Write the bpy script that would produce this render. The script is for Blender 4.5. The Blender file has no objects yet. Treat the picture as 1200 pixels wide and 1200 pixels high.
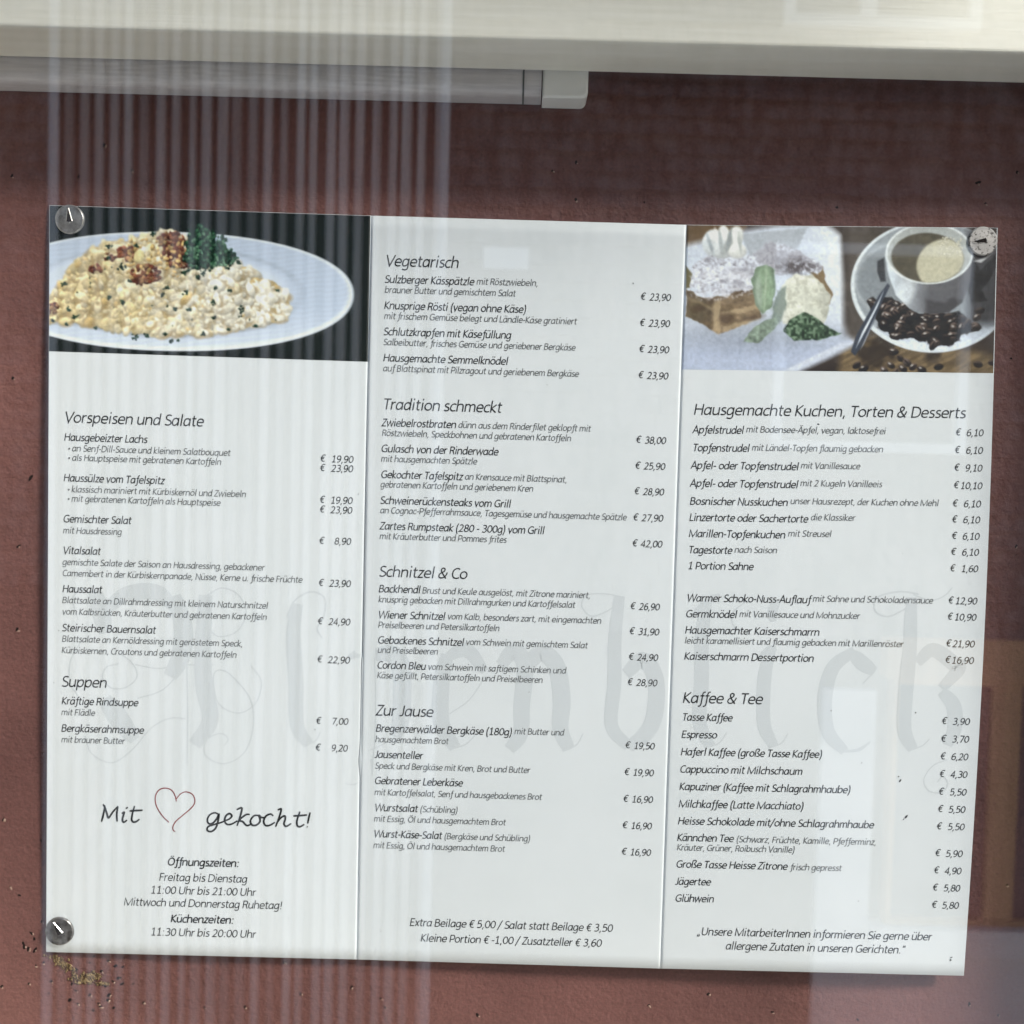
import bpy, math, random
import numpy as np
from mathutils import Matrix, Vector

R = math.radians
sc = bpy.context.scene
col = sc.collection

# ------------------------------------------------------------------ camera
F_PX = 1287.0                 # focal length in photo pixels (photo 1200 x 1200)
DIST = 0.386                  # camera to back board, metres
PITCH, ROLL = R(2.45), R(1.5)
CAM = np.array([0.0, -DIST, 1.5])
_f = np.array([0, math.cos(PITCH), -math.sin(PITCH)])
_u = np.array([0, math.sin(PITCH), math.cos(PITCH)])
_r = np.array([1.0, 0, 0])
AX_R = math.cos(ROLL) * _r + math.sin(ROLL) * _u
AX_U = -math.sin(ROLL) * _r + math.cos(ROLL) * _u
AX_F = _f
cam_d = bpy.data.cameras.new('camera')
cam = bpy.data.objects.new('camera', cam_d)
col.objects.link(cam)
cam.matrix_world = Matrix(((AX_R[0], AX_U[0], -AX_F[0], CAM[0]),
                           (AX_R[1], AX_U[1], -AX_F[1], CAM[1]),
                           (AX_R[2], AX_U[2], -AX_F[2], CAM[2]),
                           (0, 0, 0, 1)))
cam_d.sensor_width = 36
cam_d.lens = 36 * F_PX / 1200
cam_d.clip_start = 0.01
cam_d.clip_end = 200
cam_d.dof.use_dof = True
cam_d.dof.focus_distance = DIST - 0.002
cam_d.dof.aperture_fstop = 20
sc.camera = cam

# ------------------------------------------------------------------ light
world = bpy.data.worlds.new('World')
sc.world = world
world.use_nodes = True
wn, wl = world.node_tree.nodes, world.node_tree.links
bg = wn['Background']
sky = wn.new('ShaderNodeTexSky')
sky.sky_type = 'NISHITA'
sky.sun_disc = False
SUN_EL, SUN_AZ = R(36.5), R(128)       # veiled sun, in front of the case and to the right
sky.sun_elevation = SUN_EL
sky.sun_rotation = SUN_AZ
sky.air_density = 1.0
sky.dust_density = 1.2
wl.new(sky.outputs[0], bg.inputs[0])
bg.inputs[1].default_value = 0.12
sun_d = bpy.data.lights.new('sun', 'SUN')
sun_d.energy = 4.2
sun_d.angle = R(10)
sun_d.color = (1.0, 0.95, 0.89)
sun = bpy.data.objects.new('sun', sun_d)
col.objects.link(sun)
_sd = Vector((math.sin(SUN_AZ) * math.cos(SUN_EL), math.cos(SUN_AZ) * math.cos(SUN_EL), math.sin(SUN_EL)))
sun.rotation_euler = _sd.to_track_quat('Z', 'Y').to_euler()
sun.location = (1, -2, 5)
vs = sc.view_settings
vs.view_transform = 'Standard'
vs.look = 'None'
vs.exposure = 0.71
vs.gamma = 1
vs.use_curve_mapping = False

# ------------------------------------------------------------------ helpers
def s2l(c):
    c = np.asarray(c, float) / 255.0
    return np.where(c <= 0.04045, c / 12.92, ((c + 0.055) / 1.055) ** 2.4)

def ray(px, py):
    px, py = np.asarray(px, float), np.asarray(py, float)
    a, b = (px - 600) / F_PX, -(py - 600) / F_PX
    return AX_F + a[..., None] * AX_R + b[..., None] * AX_U

def at_y(px, py, y):
    """point where the pixel's ray meets the plane of that y"""
    d = ray(px, py)
    lam = (np.asarray(y, float) - CAM[1]) / d[..., 1]
    return CAM + d * lam[..., None]

def tag(o, label=None, cat=None, group=None, kind=None):
    if label: o['label'] = label
    if cat: o['category'] = cat
    if group: o['group'] = group
    if kind: o['kind'] = kind
    return o

def empty(name, loc, label, cat, group=None):
    o = bpy.data.objects.new(name, None)
    o.empty_display_size = 0.02
    o.location = loc
    col.objects.link(o)
    return tag(o, label, cat, group)

def mesh(name, v, f, mat, parent=None, smooth=False):
    me = bpy.data.meshes.new(name)
    v = np.asarray(v, float)
    if parent is not None:
        off = np.array(parent.location)
        p = parent.parent
        while p is not None:
            off = off + np.array(p.location); p = p.parent
        v = v - off
    me.from_pydata(v.tolist(), [], [tuple(int(i) for i in q) for q in f])
    if smooth:
        me.polygons.foreach_set('use_smooth', [True] * len(me.polygons))
    me.update()
    o = bpy.data.objects.new(name, me)
    col.objects.link(o)
    if mat: me.materials.append(mat)
    if parent is not None: o.parent = parent
    return o

def box_vf(x0, x1, y0, y1, z0, z1, bev=0.0):
    """box with chamfered edges along x when bev > 0"""
    if bev <= 0:
        v = [(x, y, z) for x in (x0, x1) for y in (y0, y1) for z in (z0, z1)]
        f = [(0, 1, 3, 2), (4, 6, 7, 5), (0, 4, 5, 1), (2, 3, 7, 6), (0, 2, 6, 4), (1, 5, 7, 3)]
        return v, f
    prof = []
    for cy, cz, a0 in ((y0 + bev, z0 + bev, 180), (y1 - bev, z0 + bev, 270), (y1 - bev, z1 - bev, 0), (y0 + bev, z1 - bev, 90)):
        for k in range(4):
            a = R(a0 + k * 30)
            prof.append((cy + bev * math.cos(a), cz + bev * math.sin(a)))
    n = len(prof)
    v = [(x0, p[0], p[1]) for p in prof] + [(x1, p[0], p[1]) for p in prof]
    f = [(i, (i + 1) % n, n + (i + 1) % n, n + i) for i in range(n)]
    f += [tuple(reversed(range(n))), tuple(range(n, 2 * n))]
    return v, f

def box(name, x0, x1, y0, y1, z0, z1, mat, parent=None, bev=0.0):
    v, f = box_vf(x0, x1, y0, y1, z0, z1, bev)
    return mesh(name, v, f, mat, parent)

# ------------------------------------------------------------------ materials
def mat_base(name, color, rough=0.5, spec=0.5, metal=0.0):
    m = bpy.data.materials.new(name)
    m.use_nodes = True
    b = m.node_tree.nodes['Principled BSDF']
    b.inputs['Base Color'].default_value = (*color, 1)
    b.inputs['Roughness'].default_value = rough
    b.inputs['Specular IOR Level'].default_value = spec
    b.inputs['Metallic'].default_value = metal
    return m

def add_noise(m, c1, c2, scale, bump=0.0, bscale=None, stretch=(1, 1, 1), detail=5, lo=0.35, hi=0.65, bdist=0.0005):
    nt = m.node_tree; n, l = nt.nodes, nt.links
    b = n['Principled BSDF']
    tc = n.new('ShaderNodeTexCoord')
    mp = n.new('ShaderNodeMapping'); mp.inputs['Scale'].default_value = stretch
    l.new(tc.outputs['Object'], mp.inputs[0])
    t = n.new('ShaderNodeTexNoise'); t.inputs['Scale'].default_value = scale; t.inputs['Detail'].default_value = detail
    l.new(mp.outputs[0], t.inputs[0])
    r = n.new('ShaderNodeValToRGB')
    r.color_ramp.elements[0].position = lo; r.color_ramp.elements[1].position = hi
    r.color_ramp.elements[0].color = (*c1, 1); r.color_ramp.elements[1].color = (*c2, 1)
    l.new(t.outputs[0], r.inputs[0]); l.new(r.outputs[0], b.inputs['Base Color'])
    if bump:
        t2 = n.new('ShaderNodeTexNoise'); t2.inputs['Scale'].default_value = bscale or scale; t2.inputs['Detail'].default_value = 4
        l.new(mp.outputs[0], t2.inputs[0])
        bp = n.new('ShaderNodeBump'); bp.inputs['Strength'].default_value = bump; bp.inputs['Distance'].default_value = bdist
        l.new(t2.outputs[0], bp.inputs['Height']); l.new(bp.outputs[0], b.inputs['Normal'])
    return m

M = {}
# red-brown brush-painted board: colour patches, orange-peel relief, long faint brush furrows
m = mat_base('red_brown_paint', (0.2, 0.07, 0.06), 0.62, 0.35)
nt = m.node_tree; n, l = nt.nodes, nt.links; b = n['Principled BSDF']
tc = n.new('ShaderNodeTexCoord')
t1 = n.new('ShaderNodeTexNoise'); t1.inputs['Scale'].default_value = 14; t1.inputs['Detail'].default_value = 6
l.new(tc.outputs['Object'], t1.inputs[0])
rp = n.new('ShaderNodeValToRGB')
rp.color_ramp.elements[0].position = 0.3; rp.color_ramp.elements[1].position = 0.72
rp.color_ramp.elements[0].color = (0.145, 0.058, 0.050, 1); rp.color_ramp.elements[1].color = (0.245, 0.104, 0.090, 1)
l.new(t1.outputs[0], rp.inputs[0])
t3 = n.new('ShaderNodeTexNoise'); t3.inputs['Scale'].default_value = 900; t3.inputs['Detail'].default_value = 2
l.new(tc.outputs['Object'], t3.inputs[0])
mx = n.new('ShaderNodeMix'); mx.data_type = 'RGBA'; mx.blend_type = 'MULTIPLY'; mx.inputs[0].default_value = 0.55
rp3 = n.new('ShaderNodeValToRGB'); rp3.color_ramp.elements[0].position = 0.25; rp3.color_ramp.elements[1].position = 0.7
rp3.color_ramp.elements[0].color = (0.5, 0.5, 0.5, 1); rp3.color_ramp.elements[1].color = (1, 1, 1, 1)
l.new(t3.outputs[0], rp3.inputs[0])
l.new(rp.outputs[0], mx.inputs[6]); l.new(rp3.outputs[0], mx.inputs[7]); l.new(mx.outputs[2], b.inputs['Base Color'])
t2 = n.new('ShaderNodeTexNoise'); t2.inputs['Scale'].default_value = 420; t2.inputs['Detail'].default_value = 5; t2.inputs['Roughness'].default_value = 0.6
l.new(tc.outputs['Object'], t2.inputs[0])
mp = n.new('ShaderNodeMapping'); mp.inputs['Scale'].default_value = (12, 1, 190)
l.new(tc.outputs['Object'], mp.inputs[0])
t4 = n.new('ShaderNodeTexNoise'); t4.inputs['Scale'].default_value = 1.0; t4.inputs['Detail'].default_value = 3
l.new(mp.outputs[0], t4.inputs[0])
bp1 = n.new('ShaderNodeBump'); bp1.inputs['Strength'].default_value = 0.8; bp1.inputs['Distance'].default_value = 0.0009
bp2 = n.new('ShaderNodeBump'); bp2.inputs['Strength'].default_value = 0.35; bp2.inputs['Distance'].default_value = 0.0012
l.new(t4.outputs[0], bp2.inputs['Height']); l.new(t2.outputs[0], bp1.inputs['Height'])
l.new(bp2.outputs[0], bp1.inputs['Normal']); l.new(bp1.outputs[0], b.inputs['Normal'])
M['board'] = m
M['cream'] = add_noise(mat_base('cream_paint', (0.7, 0.68, 0.58), 0.45), (0.83, 0.81, 0.72), (0.88, 0.86, 0.78), 30, 0.15, 60, (1, 8, 22), bdist=0.0006)
M['plaster'] = add_noise(mat_base('plaster', (0.55, 0.52, 0.46), 0.9), (0.5, 0.47, 0.42), (0.6, 0.57, 0.5), 20, 0.5, 150)
M['pave'] = add_noise(mat_base('paving', (0.25, 0.24, 0.22), 0.9), (0.58, 0.57, 0.55), (0.66, 0.65, 0.63), 8, 0.5, 120)
M['paper'] = add_noise(mat_base('coated_paper', (0.74, 0.78, 0.78), 0.42, 0.4), (0.745, 0.785, 0.81), (0.775, 0.812, 0.84), 25, 0.06, 60, detail=2)
M['ink'] = mat_base('black_ink', (0.02, 0.022, 0.024), 0.5, 0.3)
M['ink_price'] = mat_base('price_ink', (0.035, 0.038, 0.04), 0.5, 0.3)
M['ink_grey'] = mat_base('grey_ink', (0.13, 0.14, 0.145), 0.5, 0.3)
M['ink_red'] = mat_base('red_ink', (0.25, 0.02, 0.025), 0.5, 0.3)
M['watermark'] = mat_base('pale_grey_ink', (0.655, 0.695, 0.725), 0.42, 0.4)
M['lamp_body'] = add_noise(mat_base('frosted_plastic', (0.42, 0.41, 0.42), 0.35), (0.58, 0.56, 0.58), (0.68, 0.66, 0.68), 40, 0.15, 300, (2, 30, 30), bdist=0.0003)
M['lamp_cap'] = add_noise(mat_base('white_plastic', (0.72, 0.73, 0.7), 0.4), (0.86, 0.87, 0.85), (0.9, 0.91, 0.89), 60)
M['hole'] = mat_base('hole_dark', (0.012, 0.008, 0.007), 0.9, 0.1)
M['chip'] = add_noise(mat_base('chipped_wood', (0.4, 0.27, 0.2), 0.9, 0.2), (0.25, 0.14, 0.11), (0.5, 0.36, 0.28), 800)
M['frass'] = add_noise(mat_base('wood_dust', (0.3, 0.2, 0.07), 0.95, 0.1), (0.10, 0.06, 0.035), (0.36, 0.26, 0.13), 900)
M['fleck'] = mat_base('dark_fleck', (0.07, 0.07, 0.075), 0.8, 0.2)

def tack_mat(name, dark, light, metal, rough, sc_, lo, hi):
    m = mat_base(name, light, rough, 0.5, metal)
    return add_noise(m, dark, light, sc_, 0.5, sc_ * 1.4, lo=lo, hi=hi, bdist=0.0002)
M['tack_steel'] = tack_mat('worn_steel', (0.3, 0.29, 0.28), (0.62, 0.61, 0.59), 0.85, 0.36, 420, 0.3, 0.6)
M['tack_spotted'] = tack_mat('spotted_zinc', (0.06, 0.055, 0.05), (0.50, 0.475, 0.46), 0.3, 0.55, 900, 0.36, 0.46)
M['tack_dark'] = tack_mat('tarnished_steel', (0.1, 0.095, 0.09), (0.36, 0.35, 0.345), 0.8, 0.36, 500, 0.35, 0.65)
M['tack_edge'] = mat_base('bright_edge', (0.75, 0.74, 0.72), 0.25, 0.5, 1.0)

# clear glass pane: each face passes most light and mirrors a few per cent (Fresnel)
m = bpy.data.materials.new('clear_glass'); m.use_nodes = True
nt = m.node_tree; n, l = nt.nodes, nt.links
n.clear()
out = n.new('ShaderNodeOutputMaterial')
lw = n.new('ShaderNodeLayerWeight'); lw.inputs[0].default_value = 0.5
pw = n.new('ShaderNodeMath'); pw.operation = 'POWER'; pw.inputs[1].default_value = 5
ml = n.new('ShaderNodeMath'); ml.operation = 'MULTIPLY_ADD'; ml.inputs[1].default_value = 0.88; ml.inputs[2].default_value = 0.12
l.new(lw.outputs['Facing'], pw.inputs[0]); l.new(pw.outputs[0], ml.inputs[0])
tr = n.new('ShaderNodeBsdfTransparent'); tr.inputs[0].default_value = (0.985, 0.995, 0.99, 1)
gl = n.new('ShaderNodeBsdfGlossy'); gl.inputs['Roughness'].default_value = 0.0
mxs = n.new('ShaderNodeMixShader')
l.new(ml.outputs[0], mxs.inputs[0]); l.new(tr.outputs[0], mxs.inputs[1]); l.new(gl.outputs[0], mxs.inputs[2])
l.new(mxs.outputs[0], out.inputs[0])
M['glass'] = m

# materials of the house across the way
M['shingle'] = add_noise(mat_base('weathered_shingle', (0.09, 0.07, 0.06), 0.9, 0.2), (0.06, 0.05, 0.047), (0.27, 0.225, 0.21), 40, 0.6, 60, (1, 1, 0.3))
M['dark_wood'] = add_noise(mat_base('dark_timber', (0.03, 0.022, 0.02), 0.9, 0.2), (0.07, 0.058, 0.052), (0.11, 0.09, 0.08), 20)  # dark brown timber of the plain house wall
M['batten'] = add_noise(mat_base('pale_batten', (0.45, 0.42, 0.38), 0.8, 0.2), (0.5, 0.46, 0.44), (0.9, 0.84, 0.82), 6, 0, None, (6, 1, 0.2))
for nm_, k_ in (('batten_grey', .55), ('batten_pale', 1.08)):
    M[nm_] = add_noise(mat_base(nm_, (0.45, 0.42, 0.38), 0.8, 0.2), tuple(k_ * q for q in (.5, .46, .44)), tuple(min(.92, k_ * q) for q in (.88, .84, .82)), 6, 0, None, (6, 1, 0.2))
M['backing'] = mat_base('dark_backing', (0.02, 0.018, 0.017), 0.9, 0.1)  # near-black sheet added behind the battens so the gaps contrast
M['white'] = add_noise(mat_base('white_paint', (0.8, 0.8, 0.8), 0.5), (0.84, 0.83, 0.86), (0.9, 0.9, 0.92), 10)
M['pane'] = mat_base('window_pane', (0.07, 0.075, 0.095), 0.35, 0.15)
M['wood'] = add_noise(mat_base('oiled_wood', (0.36, 0.2, 0.08), 0.6), (0.5, 0.29, 0.13), (0.62, 0.38, 0.18), 8, 0.3, 30, (6, 1, 0.4))
M['greywhite'] = add_noise(mat_base('white_render', (0.5, 0.5, 0.52), 0.9), (0.8, 0.8, 0.83), (0.86, 0.86, 0.89), 12)

# ------------------------------------------------------------------ display case
RAIL_BACK = 0.012
zs = float(at_y(600, 82.5, -RAIL_BACK)[2])                       # underside of the top rail
_d = ray(600, 47.0)
DF = -(CAM[1] + _d[1] * (zs - CAM[2]) / _d[2])                   # front of the rail, in front of the board
G0, G1 = DF + 0.004, DF + 0.008                                  # glass pane
X0, X1, ZB, ZT = -0.235, 0.232, 1.275, zs + 0.06
case = empty('display_case', (0, -0.02, ZB - 0.03), 'glazed display case with cream frame and red-brown back board on a wall', 'display case')
wallv, wallf = box_vf(-0.7, 0.7, 0.0185, 0.22, 0, 1.98)
tag(mesh('house_wall', wallv, wallf, M['plaster']), kind='structure')
tag(box('pavement', -4, 6, -5, 1, -0.12, -0.002, M['pave']), kind='structure')
box('back_board', X0 - 0.02, X1 + 0.02, 0.0, 0.018, ZB - 0.02, ZT + 0.004, M['board'], case)
box('top_rail', X0, X1, -DF, -RAIL_BACK, zs, ZT, M['cream'], case, 0.0012)
box('top_board', X0 - 0.02, X1 + 0.02, -DF - 0.001, -0.0005, ZT + 0.001, ZT + 0.016, M['cream'], case)
box('bottom_rail', X0, X1, -DF, -0.001, ZB - 0.02, ZB, M['cream'], case, 0.0012)
box('side_rail', X0 - 0.02, X0 - 0.0005, -DF, -0.001, ZB - 0.02, ZT, M['cream'], case)
box('side_rail', X1 + 0.0005, X1 + 0.02, -DF, -0.001, ZB - 0.02, ZT, M['cream'], case)
box('glass_pane', X0 - 0.018, X1 + 0.018, -G1, -G0, ZB - 0.018, ZT + 0.012, M['glass'], case)
YO0, YO1 = -G1 - 0.018, -G1 - 0.0005
box('frame_bar', X0 - 0.045, X1 + 0.06, YO0, YO1, ZT, ZT + 0.04, M['cream'], case, 0.002)
box('frame_bar', X0 - 0.045, X1 + 0.06, YO0, YO1, ZB - 0.045, ZB - 0.004, M['cream'], case, 0.002)
box('frame_bar', X0 - 0.045, X0 - 0.012, YO0, YO1, ZB - 0.0035, ZT - 0.0005, M['cream'], case)
box('frame_bar', X1 + 0.017, X1 + 0.06, YO0, YO1, ZB - 0.0035, ZT - 0.0005, M['cream'], case)
box('shade_board', X0 - 0.06, X1 + 0.075, -0.2, 0.018, ZT + 0.14, ZT + 0.158, M['cream'], case, 0.002)  # unseen board added above the case to block high sky and darken the interior
box('shade_board_back', X0 - 0.06, X1 + 0.075, 0.0, 0.018, ZT + 0.0045, ZT + 0.1395, M['cream'], case)  # upright added to join that unseen sky-blocking board to the case

# slim lamp under the rail: frosted half-round tube, joint rings, white end cap
lz = zs + 0.004
lamp_x1 = float(at_y(636, 100, -0.010)[0]); cap_x1 = float(at_y(689, 100, -0.010)[0])
lz0 = float(at_y(300, 105.5, -0.008)[2]); cz0 = float(at_y(660, 117.5, -0.009)[2])
lamp = empty('strip_lamp', (lamp_x1, -0.006, lz0), 'slim unlit strip lamp with frosted tube and white end cap under the cream rail', 'lamp')
def half_round(x0, x1, y0, z0, z1, r, n=8):
    prof = [(-0.0004, z1), (y0, z1)]
    for k in range(n + 1):
        a = R(180 + 90 * k / n)
        prof.append((y0 + r + r * math.cos(a), z0 + r + r * math.sin(a)))
    prof.append((-0.0004, z0))
    k = len(prof)
    v = [(x0, *p) for p in prof] + [(x1, *p) for p in prof]
    f = [(i, (i + 1) % k, k + (i + 1) % k, k + i) for i in range(k)] + [tuple(reversed(range(k))), tuple(range(k, 2 * k))]
    return v, f
v, f = half_round(X0 + 0.002, lamp_x1 - 0.0004, -0.0112, lz0, lz, 0.004)
mesh('diffuser', v, f, M['lamp_body'], lamp)
v, f = half_round(lamp_x1 - 0.0068, lamp_x1 - 0.0062, -0.01135, lz0 - 0.0001, lz, 0.004)
mesh('joint_ring', v, f, M['ink_grey'], lamp)
prof = []
cx0, cx1, cr = lamp_x1, cap_x1, 0.0022
for (px_, pz_, a0) in ((cx1 - cr, cz0 + cr, 270),):
    prof = [(cx0, lz), (cx0, cz0)] + [(px_ + cr * math.cos(R(a0 + k * 15)), pz_ + cr * math.sin(R(a0 + k * 15))) for k in range(7)] + [(cx1, lz)]
k = len(prof)
bv = 0.0007
cxm, czm = (cx0 + cx1) / 2, (cz0 + lz) / 2
def ins(p): return (p[0] + bv * (1 if p[0] < cxm else -1), p[1] + bv * (1 if p[1] < czm else -1))
v = [(p[0], -0.0004, p[1]) for p in prof] + [(p[0], -0.0110, p[1]) for p in prof] + [(ins(p)[0], -0.0117, ins(p)[1]) for p in prof]
f = [tuple(range(2 * k, 3 * k))[::-1], tuple(range(k))]
for q in (0, k):
    f += [(q + i, q + k + i, q + k + (i + 1) % k, q + (i + 1) % k) for i in range(k)]
mesh('end_cap', v, f, M['lamp_cap'], lamp)

# ------------------------------------------------------------------ menu sheet: surface
PW, PH = 370.0, 872.0                      # local panel units, about one photo pixel each
PC = [[(58, 240.5), (435, 252.7), (418, 1124.4), (54, 1115.6)],
      [(435, 252.7), (804.5, 263.5), (774, 1135), (418, 1124.4)],
      [(804.5, 263.5), (1169, 267), (1129.5, 1143.5), (774, 1135)]]
def homog(dst):
    src = [(0, 0), (PW, 0), (PW, PH), (0, PH)]
    A, B = [], []
    for (x, y), (X, Y) in zip(src, dst):
        A.append([x, y, 1, 0, 0, 0, -X * x, -X * y]); B.append(X)
        A.append([0, 0, 0, x, y, 1, -Y * x, -Y * y]); B.append(Y)
    return np.append(np.linalg.solve(np.array(A, float), np.array(B, float)), 1).reshape(3, 3)
HM = [homog(c) for c in PC]
HI = [np.linalg.inv(h) for h in HM]
BULGE = 6.0
def loc2px(i, u, v):
    u, v = np.asarray(u, float), np.asarray(v, float)
    h = HM[i]
    w = h[2, 0] * u + h[2, 1] * v + h[2, 2]
    x = (h[0, 0] * u + h[0, 1] * v + h[0, 2]) / w
    y = (h[1, 0] * u + h[1, 1] * v + h[1, 2]) / w
    if i == 2: x = x + BULGE * (u / PW) * np.sin(np.pi * np.clip(v / PH, 0, 1))
    return x, y
def px2loc(i, x, y):
    x0 = x
    for _ in range(4):
        h = HI[i]
        w = h[2, 0] * x0 + h[2, 1] * y + h[2, 2]
        u = (h[0, 0] * x0 + h[0, 1] * y + h[0, 2]) / w
        v = (h[1, 0] * x0 + h[1, 1] * y + h[1, 2]) / w
        if i < 2: break
        x0 = x - BULGE * (u / PW) * np.sin(np.pi * np.clip(v / PH, 0, 1))
    return u, v
# how far the paper stands off the board (metres) at the panel edges, top / bottom
EDGE = [(0.0012, 0.0013), (0.0012, 0.0030), (0.0046, 0.0062), (0.0013, 0.0064)]
def depth(i, u, v):
    s, t = np.asarray(u, float) / PW, np.asarray(v, float) / PH
    a = EDGE[i][0] * (1 - t) + EDGE[i][1] * t
    b_ = EDGE[i + 1][0] * (1 - t) + EDGE[i + 1][1] * t
    d = a * (1 - s) + b_ * s + 0.0016 * np.sin(np.pi * np.clip(s, 0, 1)) * (0.4 + 0.6 * t) * (1 if i != 1 else 0.5)
    d = d + 0.0009 * np.sin(np.pi * np.clip(t, 0, 1)) * (1 if i != 0 else 0.4)
    if i == 0: d = d + 0.0026 * (1 - s) ** 2 * np.sin(np.pi * np.clip(t, 0, 1)) ** 0.7
    if i > 0: d = d - 0.0006 * np.exp(-(np.asarray(u) / 1.3) ** 2)
    if i < 2: d = d - 0.0006 * np.exp(-((PW - np.asarray(u)) / 1.3) ** 2)
    return d
def surf(i, u, v, lift=0.0):
    x, y = loc2px(i, u, v)
    return at_y(x, y, -(depth(i, u, v) + lift))

_c = surf(0, 0, PH)
sheet = empty('menu_sheet', (0.0, -0.002, float(_c[2])), 'white three-panel printed menu sheet pinned to the red-brown board', 'menu')
def panel(i):
    uu = np.concatenate([[0, 0.5, 1, 1.5, 2, 3, 5], np.linspace(10, PW - 10, 36), [PW - 5, PW - 3, PW - 2, PW - 1.5, PW - 1, PW - 0.5, PW]])
    vv = np.linspace(0, PH, 60)
    U, V = np.meshgrid(uu, vv)
    front = surf(i, U, V).reshape(-1, 3)
    back = surf(i, U, V, -0.0003).reshape(-1, 3)
    nu, nv = len(uu), len(vv)
    idx = np.arange(nu * nv).reshape(nv, nu)
    f = []
    n0 = nu * nv
    q = np.stack([idx[:-1, :-1], idx[1:, :-1], idx[1:, 1:], idx[:-1, 1:]], -1).reshape(-1, 4)
    f += q.tolist() + (q[:, ::-1] + n0).tolist()
    ring = list(idx[0, :]) + list(idx[1:, -1]) + list(idx[-1, -2::-1]) + list(idx[-2:0:-1, 0])
    for a, b_ in zip(ring, ring[1:] + ring[:1]): f.append((a, b_, b_ + n0, a + n0))
    o = mesh('panel', np.vstack([front, back]), f, M['paper'], sheet, True)
    # keep the cut edge crisp
    sm = [True] * len(o.data.polygons)
    for k in range(2 * len(q), len(sm)): sm[k] = False
    o.data.polygons.foreach_set('use_smooth', sm)
    return o
for i in range(3): panel(i)

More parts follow.
